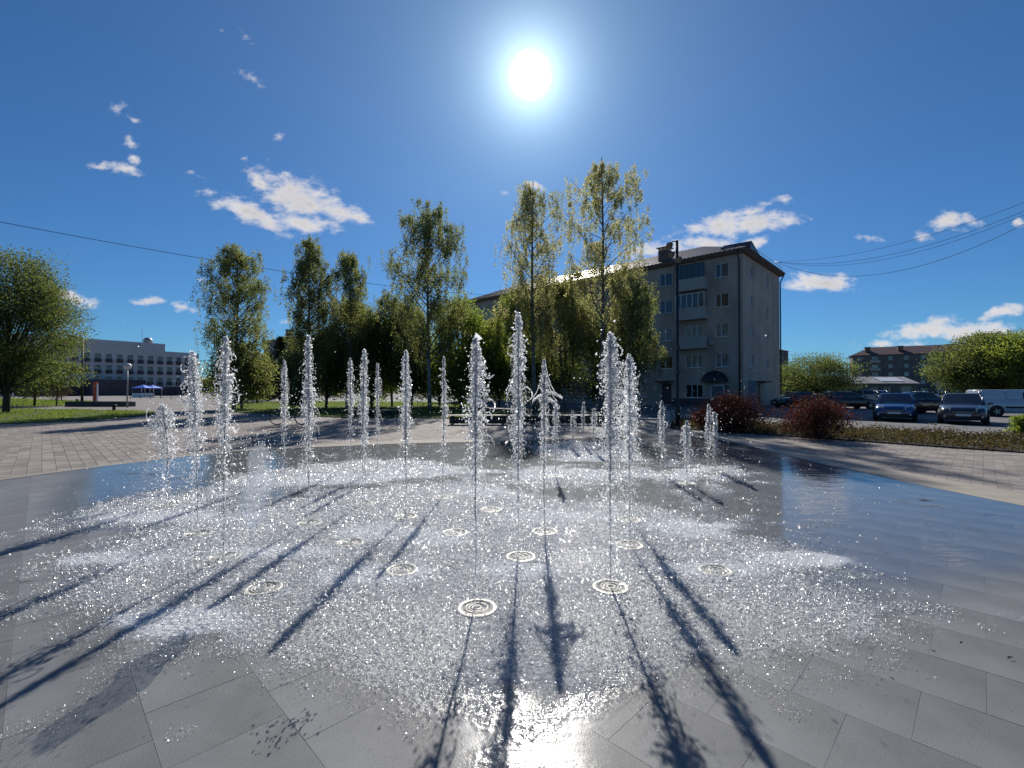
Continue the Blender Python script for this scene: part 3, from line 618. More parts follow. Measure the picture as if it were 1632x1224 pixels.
# base pixel, top pixel y, width in metres, number of drops, style, lean, label
JETS = [((757,966),540,.17,3000,'tall',0,'slim jet rising from the nozzle plate nearest the camera, with loops of water'),
        ((972,933),531,.20,5200,'tall',0,'dense white jet in the tall right-hand cluster, on the nozzle plate in front'),
        ((825,886),500,.17,3800,'tall',0,'tallest jet of all with a pointed head in the middle'),
        ((868,845),575,.10,1700,'wings',0,'jet with a skirt of water thrown sideways, right of the tallest jet'),
        ((706,792),570,.09,1100,'tall',0,'very thin jet with a small round head left of the middle'),
        ((647,822),560,.15,2600,'tall',0,'bushy jet standing below the tall central birch tree'),
        ((602,748),580,.10,1000,'tall',0,'short thin jet at the right of the group of three'),
        ((579,802),558,.13,2000,'tall',.01,'tallest jet in the group of three left of the middle'),
        ((559,748),572,.15,1500,'tall',-.02,'ragged jet at the left of the group of three, thrown to one side'),
        ((493,833),536,.17,3200,'tall',-.02,'high jet with a round head beside the bicycle'),
        ((454,762),575,.13,1500,'tall',-.02,'narrow jet right in front of the bicycle'),
        ((359,887),538,.17,3200,'tall',0,'second jet from the left, leaning head over a dense spray'),
        ((317,850),562,.22,2900,'tall',-.07,'jet in front of the white building with its spray blown left'),
        ((270,804),645,.36,2600,'tall',-.10,'low curling spray, leftmost of all the jets'),
        ((1003,868),566,.17,2800,'tall',0,'middle jet inside the dense right-hand cluster'),
        ((1003,828),572,.19,2600,'tall',.03,'rear jet of the dense cluster with drops flying off towards the apartment block'),
        ((1055,757),640,.12,1300,'tall',0,'short grey jet beside the tall black lamp post'),
        ((1094,770),672,.14,1200,'tall',0,'lowest small jet in front of the dark ground-floor windows'),
        ((1128,745),645,.11,1200,'tall',0,'taller one of the paired small jets near the red bush'),
        ((1139,752),658,.11,1100,'tall',.01,'lower one of the paired small jets near the red bush'),
        ((913,716),655,.12,600,'tall',-.02,'first of three small far jets, curving over to the left'),
        ((930,711),642,.11,600,'tall',0,'highest of the three small far jets'),
        ((946,720),653,.13,700,'tall',.02,'third of the small far jets, beside the dense cluster'),
        ((885,758),638,.10,700,'tall',0,'faint grey jet just behind the jet with the skirt'),
        ((583,770),636,.10,500,'tall',0,'low faint jet in the middle of the group of three'),
        ]
for i, (b, ty, wd, n, style, lean, label) in enumerate(JETS):
    base = P(*b); h = (b[1] - ty) / F * base[1]
    jet(i, base, h, wd, n, label, style, lean, seed=i, stem=1.0)

def water_burst():                                # thrown mass of water left of centre, no stem below it
    rng = np.random.default_rng(77); bx, by = P(420, 936); bx -= .09
    root = empty('water_jet', (bx, by, 0)); tag(root, 'glassy falling sheet of water above the lower left nozzle plate', 'water jet', 'vertical water jets of the dry fountain')
    m = MB(); rings = []
    for k in range(15):
        z = .46 + .62 * k / 14; w = .055 + .045 * math.sin(math.pi * (k / 14) ** .8); cx = .02 * math.sin(k * .9) + .09 * (k / 14)
        if k in (0, 14): w *= .3
        rings.append([(cx + w * math.cos(a) * (1 + .25 * math.sin(3 * a + k)), w * .35 * math.sin(a), z + .03 * math.sin(2 * a + k * .7)) for a in np.linspace(0, 2 * math.pi, 18, endpoint=False)])
    m.loft(rings).build('water_skin', MT['water_skin'], root)
    n = 700; z = rng.uniform(.35, 1.2, n); a = rng.uniform(0, 6.28, n); r = .10 + rng.normal(0, .03, n)
    pos = np.column_stack([.05 + r * np.cos(a), r * .5 * np.sin(a), z]); sz = rng.lognormal(math.log(.0038), .4, n)
    d = scatter('droplets', OCTA, pos, np.column_stack([sz, sz, sz * 1.7]), zrot(a), MT['water_drop'], root); d['kind'] = 'stuff'
water_burst()

def flying_spray():
    rng = np.random.default_rng(9); P_, S_ = [], []
    n = 9000; k = rng.integers(0, len(NZ), n); c = NZ[k] + rng.normal(0, .42, (n, 2)); z = rng.exponential(.38, n) + .01
    P_.append(np.column_stack([c, z])); S_.append(rng.lognormal(math.log(.0030), .45, n) * (.85 + .06 * c[:, 1]))
    n = 150; px_ = rng.normal(1290, 62, n); py_ = rng.normal(815, 42, n); z = rng.uniform(.02, .5, n)
    q = np.array([P(a, max(b, 700), zz) for a, b, zz in zip(px_, py_, z)]); P_.append(np.column_stack([q, z])); S_.append(rng.lognormal(math.log(.0055), .45, n))
    n = 160; px_ = rng.normal(1150, 45, n); py_ = rng.normal(795, 30, n); z = rng.uniform(.02, .5, n)
    q = np.array([P(a, max(b, 700), zz) for a, b, zz in zip(px_, py_, z)]); P_.append(np.column_stack([q, z])); S_.append(rng.lognormal(math.log(.005), .4, n))
    n = 70; c = np.column_stack([rng.normal(-.98, .04, n), rng.normal(2.62, .05, n)]); P_.append(np.column_stack([c + (rng.random((n, 1)) - .5) * .15, rng.normal(.35, .03, n)])); S_.append(rng.uniform(.004, .010, n))
    pp = np.concatenate(P_); ss = np.concatenate(S_); ok = (pp[:, 1] > 1.9) & inside(pp[:, :2], BAND); pp, ss = pp[ok], ss[ok]
    o = scatter('flying_drops', OCTA, pp, np.column_stack([ss, ss, ss * rng.uniform(1, 1.7, len(ss))]), zrot(rng.uniform(0, 6.28, len(ss))), MT['water_drop'])
    tag(o, 'loose drops of water flying through the air around the jets', 'water drops', kind='stuff')
flying_spray()

# ------------------------------------------------------------------ buildings
def wall_holes(W, H, holes, depth=.14, z0=0.0):
    """front wall in the x-z plane (outward -y) with rectangular openings and their reveals"""
    xs = sorted({0, W} | {round(v, 4) for h in holes for v in (h[0], h[1])}); zs = sorted({z0, H} | {round(v, 4) for h in holes for v in (h[2], h[3])})
    m = MB(); vid = {}
    def vt(x, z):
        if (x, z) not in vid: vid[(x, z)] = len(m.v); m.v.append((x, 0, z))
        return vid[(x, z)]
    for i in range(len(xs) - 1):
        for j in range(len(zs) - 1):
            cx, cz = (xs[i] + xs[i+1]) / 2, (zs[j] + zs[j+1]) / 2
            if any(h[0] < cx < h[1] and h[2] < cz < h[3] for h in holes): continue
            m.f.append((vt(xs[i], zs[j]), vt(xs[i+1], zs[j]), vt(xs[i+1], zs[j+1]), vt(xs[i], zs[j+1]))); m.sm.append(False)
    for a, b, c, d in holes:
        m.add([(a, 0, c), (b, 0, c), (b, 0, d), (a, 0, d), (a, depth, c), (b, depth, c), (b, depth, d), (a, depth, d)], [(0, 4, 5, 1), (1, 5, 6, 2), (2, 6, 7, 3), (3, 7, 4, 0)])
    return m
_win = {}
def window_part(parent, a, b, c, d, y, rot=0, loc=None, mull=(.5,), glass='glass', frame='white_frame', t=.06, sill=True, origin=(0, 0, 0)):
    """window frame as part, pane as sub-part; the frame lies in the local x-z plane at depth y"""
    W, H = b - a, d - c; key = (round(W, 3), round(H, 3), mull, glass, frame, t, sill)
    if key not in _win:
        f = MB(); f.box2((0, 0, 0), (W, .06, t)); f.box2((0, 0, H - t), (W, .06, H)); f.box2((0, 0, t), (t, .06, H - t)); f.box2((W - t, 0, t), (W, .06, H - t))
        for u in mull: f.box2((W * u - t / 2, .003, t), (W * u + t / 2, .057, H - t))
        if sill: f.box2((-.05, -.22, -.05), (W + .05, -.002, -.012))
        fm = f.mesh('window'); fm.materials.append(MT[frame])
        pm = MB().add([(t * .8, .035, t * .8), (W - t * .8, .035, t * .8), (W - t * .8, .035, H - t * .8), (t * .8, .035, H - t * .8)], [(0, 1, 2, 3)]).mesh('pane'); pm.materials.append(MT[glass])
        _win[key] = (fm, pm)
    fm, pm = _win[key]
    o = bpy.data.objects.new('window', fm); link(o, parent)
    v = Matrix.Rotation(rot, 3, 'Z') @ Vector((a, y, c)) + Vector(origin)
    o.location = v; o.rotation_euler = (0, 0, rot); p = bpy.data.objects.new('pane', pm); link(p, o); return o

def apartment_block():
    ux = Vector((-.729, .684, 0)); ang = math.atan2(ux.y, ux.x)
    # local frame: x runs AWAY from the near corner along the long wall, outward normal of the long wall is +y
    root = empty('apartment_building', (22.4, 45.6, -.12), ang)
    tag(root, 'five-storey grey brick apartment block with balconies and dark metal roof behind the fountain', 'building')
    LEN, DEP, H = 41.5, 13.2, 15.0
    # long wall; mirrored: wall_holes builds x to the right with outward -y, so turn it by 180 degrees
    holes = []; wins = []
    cols = [(1.3, 2.6, 'w'), (3.9, 5.7, 'b'), (7.1, 8.5, 'w'), (10.1, 11.4, 'w'), (12.6, 14.0, 's'), (15.2, 16.5, 'w'), (18.1, 19.4, 'w'), (20.7, 22.5, 'b'), (24.2, 25.5, 'w'), (27.0, 28.3, 'w'), (29.8, 31.1, 'w'), (32.6, 34.4, 'b'), (36.0, 37.3, 'w'), (38.6, 39.9, 'w')]
    for (a, b, k) in cols:
        for fl in range(5):
            zb = .95 + 3.0 * fl + (.85 - .95 if fl == 0 else 0)
            if fl == 0 and (a == 7.1): continue
            holes.append((a, b, zb, zb + 1.38 + (.0 if k != 's' else 0))); wins.append((a, b, zb, zb + 1.38, k, fl))
    holes.append((7.25, 8.35, .12, 2.35))
    hm = [(LEN - b, LEN - a, c, d) for a, b, c, d in holes]
    w = wall_holes(LEN, H, hm).build('wall', MT['wall'], root); w.location = (LEN, 0, 0); w.rotation_euler = (0, 0, math.pi)
    for a, b, c, d, k, fl in wins:
        g = random.choice(['glass', 'glass', 'curtain'])
        mull = (.36, .68) if k == 'b' else (.42,)
        window_part(root, -b, -a, c, d, .09, rot=math.pi, glass=g, mull=mull, origin=(0, 0, 0))
    # gable wall: outward -x. wall_holes frame rotated so that x runs along -y (t)
    gw = []
    for fl in range(5):
        z = .95 + 3.0 * fl
        if fl > 0: gw.append((2.3, 3.5, z - .05, z + 1.35, (.5,)))
        if fl in (1, 4): gw.append((7.8, 8.9, z, z + 1.2, (.5,)))
        if fl == 3: gw.append((8.1, 8.7, z - .6, z + .9, ()))
        if fl == 2: gw.append((8.0, 8.8, z, z + 1.1, (.5,)))
    gh = [(a, b, c, d) for a, b, c, d, _ in gw] + [(4.55, 5.65, .12, 2.3)]
    gh2 = [(DEP - b, DEP - a, c, d) for a, b, c, d in gh]
    g = wall_holes(DEP, H, gh2).build('gable_wall', MT['gable'], root); g.location = (0, -DEP + .0, 0)
    # outward normal must be -x : rotate so local -y -> -x
    g.rotation_euler = (0, 0, R(-90)); g.location = (0, 0, 0)
    g.data.transform(Matrix.Identity(4))
    gmir = [(a, b, c, d) for a, b, c, d in gh]
    bpy.data.objects.remove(g)
    g = wall_holes(DEP, H, gmir).build('gable_wall', MT['gable'], root); g.rotation_euler = (0, 0, R(-90))
    for a, b, c, d, mu in gw: window_part(root, a, b, c, d, .09, rot=R(-90), glass=random.choice(['glass', 'curtain']), mull=mu or (.5,))
    MB().box2((.12, -5.62, .0), (.16, -4.58, 2.3)).build('door', MT['black'], root)
    MB().box2((7.22, -.13, .0), (8.38, -.09, 2.35)).build('door', MT['dark_panel'], root)
    MB().add([(LEN, 0, 0), (LEN, -DEP, 0), (LEN, -DEP, H), (LEN, 0, H)], [(0, 1, 2, 3)]).build('rear_wall', MT['wall'], root)
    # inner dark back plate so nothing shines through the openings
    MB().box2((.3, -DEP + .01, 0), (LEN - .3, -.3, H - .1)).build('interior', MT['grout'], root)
    # plinth, plaster patch, string course
    MB().box2((-.02, 6.9 - 7, 0), (7.2, .05, .75)).build('plinth', MT['dark_panel'], root)
    MB().box2((-.03, -12.9, .0), (-.004, -6.2, 2.75)).build('plaster_panel', MT['plaster'], root)
    MB().box2((-.03, -4.2, .5), (-.004, -1.5, 2.6)).build('poster_board', MT['poster'], root)
    MB().box2((-.045, -DEP, 3.35), (-.003, -.02, 3.5)).build('string_course', MT['gable'], root)
    # balconies
    for fl in (4, 3, 2):
        z = .0 + 3.0 * fl - .12
        b = MB().box2((3.3, .003, z), (6.35, 1.0, z + .14)).build('balcony', MT['balcony'], root)
        q = MB(); q.box2((3.3, .93, z + .14), (6.35, 1.0, z + 1.22)); q.box2((3.3, .003, z + .14), (3.37, .93, z + 1.22)); q.box2((6.28, .003, z + .14), (6.35, .93, z + 1.22)); q.build('parapet', MT['balcony'], b)
        if fl in (4, 3):
            fr = MB(); zt = z + 2.62
            for u in np.linspace(3.34, 6.31, 6): fr.box2((u - .03, .94, z + 1.222), (u + .03, .99, zt))
            fr.box2((3.3, .935, zt), (6.35, .995, zt + .06)); fr.build('balcony_frame', MT['dark_panel'] if fl == 4 else MT['white_frame'], b)
            MB().add([(3.37, .955, z + 1.22), (6.28, .955, z + 1.22), (6.28, .955, zt), (3.37, .955, zt)], [(0, 1, 2, 3)]).build('balcony_pane', MT['glass'], b)
        else:
            pass
    for (x0) in (20.1, 32.0):
        for fl in (4, 3, 2, 1):
            z = 3.0 * fl - .12
            b = MB().box2((x0, .003, z), (x0 + 3.05, 1.0, z + .14)).build('balcony', MT['balcony'], root)
            MB().box2((x0, .93, z + .14), (x0 + 3.05, 1.0, z + 1.2)).build('parapet', MT['balcony'], b)
    # air conditioner
    ac = MB().box2((2.7, .01, 6.2), (3.15, .34, 6.75)).box2((2.72, .35, 6.24), (3.13, .36, 6.71)).build('air_conditioner', MT['balcony'], root)
    # domed dark awning, shop window, door canopy
    aw = MB(); rings = []
    for k in range(9):
        a = math.pi / 2 * k / 8
        rings.append([(2.7 + 1.25 * math.cos(q) * (math.cos(a) * .999 + .001), .01 + 1.1 * math.sin(a) * math.sin(max(q, 0.02)) ** .5, 2.35 + 1.15 * math.sin(q) * (1 - .25 * math.sin(a)) - .0 * a) for q in np.linspace(0, math.pi, 13)])
    # quarter-sphere canopy
    vs = []; fs = []; na, nb = 9, 15
    for i in range(na):
        th = (math.pi / 2) * i / (na - 1)
        for j in range(nb):
            ph = math.pi * j / (nb - 1)
            vs.append((2.7 + 1.3 * math.cos(ph) * math.cos(th) * 1.0, .01 + .95 * math.sin(th), 2.45 + 1.15 * math.sin(ph) * math.cos(th)))
    for i in range(na - 1):
        for j in range(nb - 1): fs.append((i * nb + j, i * nb + j + 1, (i + 1) * nb + j + 1, (i + 1) * nb + j))
    aw.add(vs, fs, True).build('awning', MT['black'], root)
    MB().box2((7.0, .002, 2.5), (8.7, .9, 2.62)).build('door_canopy', MT['black'], root)
    MB().box2((-.9, -6.6, 2.4), (-.002, -4.2, 2.55)).box2((-.88, -6.55, 2.55), (-.01, -6.2, 2.6)).build('door_canopy', MT['black'], root)
    MB().box2((1.75, .004, .9), (3.1, .05, 2.15)).build('poster_frame', MT['white_frame'], root)
    MB().box2((1.85, .052, 1.0), (3.0, .06, 2.05)).build('poster_board', MT['poster'], root)
    MB().box2((-.0, .5, .0), (4.9, .9, .02)).build('door_step', MT['kerb'], root)
    # cornice, gutter and roof
    c = MB(); o_ = .35
    c.box2((-o_, -DEP - o_, H + .003), (LEN + o_, o_, H + .16)); c.box2((-.5, -DEP - .5, H + .163), (LEN + .5, .5, H + .36)); c.build('cornice', MT['chimney'], root)
    e = .62; zr = H + .364; zk = 18.4
    A = [(-e, e), (LEN + e, e), (LEN + e, -DEP - e), (-e, -DEP - e)]; r1 = (6.3, -DEP / 2); r2 = (LEN - 6.3, -DEP / 2)
    rf = MB(); rf.add([(*A[0], zr), (*A[1], zr), (*A[2], zr), (*A[3], zr), (*r1, zk), (*r2, zk)], [(0, 4, 5, 1), (1, 5, 2), (2, 5, 4, 3), (3, 4, 0), (3, 0, 1, 2)]).build('roof', MT['roof'], root)
    rib = MB()
    for u in np.arange(.2, LEN, .45):             # standing seams on the front slope
        top = min(1, max(0, u / 6.3), (LEN - u) / 6.3)
        rib.box2((0, 0, 0), (0, 0, 0)) if False else None
        y1 = e + (-DEP / 2 - e) * top; z1 = zr + (zk - zr) * top
        rib.add([(u - .03, e, zr + .004), (u + .03, e, zr + .004), (u + .03, e, zr + .05), (u - .03, e, zr + .05), (u - .03, y1, z1 + .004), (u + .03, y1, z1 + .004), (u + .03, y1, z1 + .05), (u - .03, y1, z1 + .05)], [(0, 1, 2, 3), (4, 7, 6, 5), (3, 2, 6, 7), (0, 3, 7, 4), (1, 5, 6, 2)])
    rb = rib.build('roof_seams', MT['roof'], root)
    # small gabled dormer over the near corner and brick chimneys
    MB().add([(-.6, -.3, H + .37), (-.6, -3.6, H + .37), (-.6, -.9, H + 1.25), (2.2, -.3, H + .9), (2.2, -3.6, H + .9), (2.0, -.9, H + 1.32)], [(0, 2, 1), (0, 3, 5, 2), (2, 5, 4, 1), (3, 4, 5)]).build('dormer', MT['roof'], root)
    for x, y in ((8.4, -1.1), (27, -2.0), (38, -5)):
        ch = MB().box2((x - .55, y - .55, H), (x + .55, y + .55, H + 2.1)).build('chimney', MT['chimney'], root)
        MB().box2((x - .7, y - .7, H + 2.35), (x + .7, y + .7, H + 2.43)).box2((x - .5, y - .5, H + 2.1), (x - .42, y - .42, H + 2.35)).box2((x + .42, y + .42, H + 2.1), (x + .5, y + .5, H + 2.35)).box2((x + .42, y - .5, H + 2.1), (x + .5, y - .42, H + 2.35)).box2((x - .5, y + .42, H + 2.1), (x - .42, y + .5, H + 2.35)).build('chimney_cap', MT['roof'], ch)
    # drain pipes
    for (x, y) in ((.28, .12), (-.14, -DEP + .1), (17.2, .12), (30.5, .12)):
        MB().tube([(x - (.35 if x < 0 else 0), y + (.4 if x > 0 else 0), H + .3), (x - (.33 if x < 0 else 0), y + (.38 if x > 0 else 0), H - .1), (x, y, H - .7), (x, y, 8), (x, y, .3)], .075, 8).build('drain_pipe', MT['pipe'], root)
    # roof-edge rail on the gable side
    rl = MB()
    for u in np.arange(-12.6, -.5, .9): rl.tube([(-.5, u, zr), (-.5, u, zr + .45)], .018, 5)
    rl.tube([(-.5, -12.9, zr + .45), (-.5, -.6, zr + .45)], .018, 5); rl.build('roof_rail', MT['black'], root)
    return root
apartment_block()

def far_block(name, p0, p1, H, nfl, ncol, depth, wall, label, roofh=2.6, roofmat='roof', chim=(), balc=(), winw=1.3, storey=None, z0=-.12, hole_h=1.35, frame='white_frame', flat=False, dormer=None):
    """long wall from p0 (left) to p1 (right) facing the camera; both are world points"""
    a, b = Vector((*p0, 0)), Vector((*p1, 0)); W = (b - a).length; ang = math.atan2(b.y - a.y, b.x - a.x)
    root = empty(name, (a.x, a.y, z0), ang); tag(root, label, 'building')
    st = storey or H / nfl; holes = []
    for i in range(ncol):
        cx = W * (i + .5) / ncol
        for f in range(nfl):
            zb = f * st + .95; w2 = winw / 2 * (1.5 if i in balc else 1); holes.append((cx - w2, cx + w2, zb, zb + hole_h, i, f))
    wall_holes(W, H, [h[:4] for h in holes], .15).build('wall', MT[wall], root)
    MB().add([(0, 0, 0), (0, depth, 0), (0, depth, H), (0, 0, H), (W, 0, 0), (W, depth, 0), (W, depth, H), (W, 0, H)], [(0, 3, 2, 1), (4, 5, 6, 7), (1, 2, 6, 5), (3, 7, 6, 2)]).build('side_wall', MT[wall], root)
    for h in holes: window_part(root, h[0], h[1], h[2], h[3], .08, glass=random.choice(['glass', 'glass', 'curtain']), mull=(.33, .66) if h[4] in balc else (.5,), frame=frame, t=.09, sill=False)
    MB().box2((.2, .2, 0), (W - .2, depth - .2, H - .1)).build('interior', MT['grout'], root)
    for i in balc:
        cx = W * (i + .5) / ncol
        for f in range(1, nfl):
            bb = MB().box2((cx - 1.6, -1.0, f * st - .1), (cx + 1.6, -.003, f * st + .04)).build('balcony', MT['balcony'], root); MB().box2((cx - 1.6, -1.0, f * st + .04), (cx + 1.6, -.93, f * st + 1.05)).build('parapet', MT['balcony'], bb)
    if flat:
        MB().box2((-.15, -.15, H + .003), (W + .15, depth + .15, H + .35)).build('roof', MT[wall], root)
    else:
        e = .6; hip = min(depth / 2, 6)
        rf = MB().add([(-e, -e, H), (W + e, -e, H), (W + e, depth + e, H), (-e, depth + e, H), (hip, depth / 2, H + roofh), (W - hip, depth / 2, H + roofh)], [(0, 1, 5, 4), (1, 2, 5), (2, 3, 4, 5), (3, 0, 4), (0, 3, 2, 1)]).build('roof', MT[roofmat], root)
        for cx in chim:
            MB().box2((cx - .8, 2.2, H + .2), (cx + .8, 3.8, H + 3.1)).box2((cx - 1, 2.0, H + 3.1), (cx + 1, 4.0, H + 3.25)).build('chimney', MT['chimney'], rf)
        if dormer is not None:
            MB().add([(dormer - 3.4, -.5, H + .05), (dormer + 3.4, -.5, H + .05), (dormer, -.5, H + 2.0), (dormer, 5, H + 2.05)], [(0, 1, 2), (0, 2, 3), (2, 1, 3)]).build('dormer', MT[roofmat], rf)
    return root
MT['maroon'] = M('maroon_roof', (.11, .05, .05), .6, .15, .3)
MT['far_wall'] = M('far_wall', (.15, .13, .12), .9, .3, .25)
far_block('apartment_building', (XY(1359, 184), 184), (XY(1359, 184) + 56, 150), 15.2, 5, 14, 13, 'far_wall', 'far five-storey block with maroon roof and chimneys behind the grey shed', 3.4, 'maroon', chim=(5, 15, 29, 40), balc=(1, 5, 10), dormer=34)
far_block('apartment_building', (XY(1236, 150), 152), (XY(1292, 150), 162), 15.0, 5, 5, 13, 'far_wall', 'far dark block showing just right of the near apartment building', 2.2, 'maroon', chim=(4, 9), balc=(1,))
far_block('apartment_building', (XY(420, 150), 150), (XY(500, 150), 140), 17.4, 5, 6, 13, 'far_wall', 'far dark block behind the spruces, between the left birches', 1.2, 'maroon', chim=(9,), balc=(2,))

def white_building():
    a = Vector((-126.2, 118.9, 0)); d = Vector((.55, .835, 0)).normalized(); ang = math.atan2(d.y, d.x)
    root = empty('white_office_building', (a.x, a.y, -.1), ang); tag(root, 'long white four-storey office building with dark window columns across the square', 'building')
    W = 42.5; H = 15.8; W1 = 33.0; pitch = 2.5; holes = []
    n = int(W / pitch)
    for i in range(n):
        x = 1.0 + i * pitch
        for k, (z0_, z1_) in enumerate(((3.1, 5.5), (6.4, 8.8), (9.6, 12.0))):
            if x + 1.35 < W - .4: holes.append((x, x + 1.35, z0_, z1_))
    wall_holes(W, 13.2, holes, .3).build('wall', MT['white_wall'], root)
    MB().box2((0, .003, 13.203), (W1, 14, H + .2)).build('upper_storey', MT['white_wall'], root)
    MB().box2((W1 + .003, .003, 13.203), (W, 14, 13.7)).build('parapet', MT['white_wall'], root)
    MB().add([(0, 0, 0), (0, 14, 0), (0, 14, 13.2), (0, 0, 13.2), (W, 0, 0), (W, 14, 0), (W, 14, 13.2), (W, 0, 13.2)], [(0, 3, 2, 1), (4, 5, 6, 7), (1, 2, 6, 5)]).build('side_wall', MT['white_wall'], root)
    MB().box2((.4, .4, 0), (W - .4, 13.5, 13)).build('interior', MT['grout'], root)
    for h in holes:
        window_part(root, h[0], h[1], h[2] + 1.0, h[3], .2, glass='curtain', frame='dark_panel', t=.08, sill=False)
    pm = MB().box2((-.07, -.30, 0), (1.42, .18, 1.0)).mesh('spandrel'); pm.materials.append(MT['dark_panel'])
    for h in holes:
        o = bpy.data.objects.new('spandrel', pm); link(o, root); o.location = (h[0], 0, h[2])
    MB().box2((0, -.25, 0), (W, -.004, 2.7)).build('ground_floor_base', MT['dark_panel'], root)
    MB().box2((13.5, -6, 0), (26, -.26, 4.6)).build('entrance_porch', MT['dark_panel'], root)
    dm = MB(); dm.lathe([(1.25 * math.cos(t), 1.25 * math.sin(t)) for t in np.linspace(-.6, math.pi / 2, 12)], (29.5, 3, H + .9), 20); dm.build('roof_dome', MT['grey_metal'], root)
    MB().tube([(28, 3, H), (28, 3, H + 5)], .05, 5).build('antenna', MT['grey_metal'], root)
    MB().box2((11, 3, H + .6), (14, 4, H + 1.0)).box2((12, 3.3, H + .1), (12.3, 3.6, H + .6)).build('roof_vent', MT['dark_panel'], root)
white_building()

def shed():
    Y = 95; x0, x1 = XY(1352, Y), XY(1461, Y); W = x1 - x0
    root = empty('storage_shed', (x0, Y, -.12)); tag(root, 'low grey shed with a patched corrugated roof in front of the far block', 'shed')
    holes = [(W * .33, W * .33 + 1.6, 1.0, 2.3), (W * .52, W * .52 + 1.6, 1.0, 2.3), (W * .77, W * .77 + 2.2, .1, 2.4)]
    MT['shed_wall'] = M('shed_wall', (.15, .14, .125), .9, .2, .4)
    wall_holes(W, 3.1, holes, .15).build('wall', MT['shed_wall'], root)
    MB().add([(W, 0, 0), (W, 7, 0), (W, 7, 3.1), (W, 3.5, 4.35), (W, 0, 3.1)], [(0, 1, 2, 3, 4)]).build('end_wall', MT['shed_wall'], root)
    MB().add([(0, 0, 0), (0, 7, 0), (0, 7, 3.1), (0, 3.5, 4.35), (0, 0, 3.1)], [(4, 3, 2, 1, 0)]).build('end_wall', MT['shed_wall'], root)
    for h in holes[:2]: window_part(root, *h, .08, glass='glass', frame='dark_panel')
    MB().box2((holes[2][0], .1, .1), (holes[2][1], .14, 2.4)).build('gate', MT['plaster'], root)
    MT['shed_roof'] = M('corrugated_roof', (.30, .30, .31), .55, .5, .35, metal=.2)
    sl = MB(); k = 60
    for sgn in (0, 1):
        ya, yb = (-.5, 3.5) if sgn == 0 else (7.5, 3.5)
        for i in range(k):
            xa, xb = -.4 + (W + .8) * i / k, -.4 + (W + .8) * (i + .5) / k; xc = -.4 + (W + .8) * (i + 1) / k
            za = 2.98; zb = 4.42
            sl.add([(xa, ya, za), (xb, ya, za + .06), (xb, yb, zb + .06), (xa, yb, zb), (xc, ya, za), (xc, yb, zb)], [(0, 1, 2, 3), (1, 4, 5, 2)])
    rf = sl.build('roof', MT['shed_roof'], root)
    for a, b in ((.12, .25), (.52, .86)):
        MB().add([(W * a, .6, 3.48), (W * b, .6, 3.48), (W * b, 2.9, 4.31), (W * a, 2.9, 4.31)], [(0, 1, 2, 3)]).build('roof_patch', MT['white'], rf)
shed()

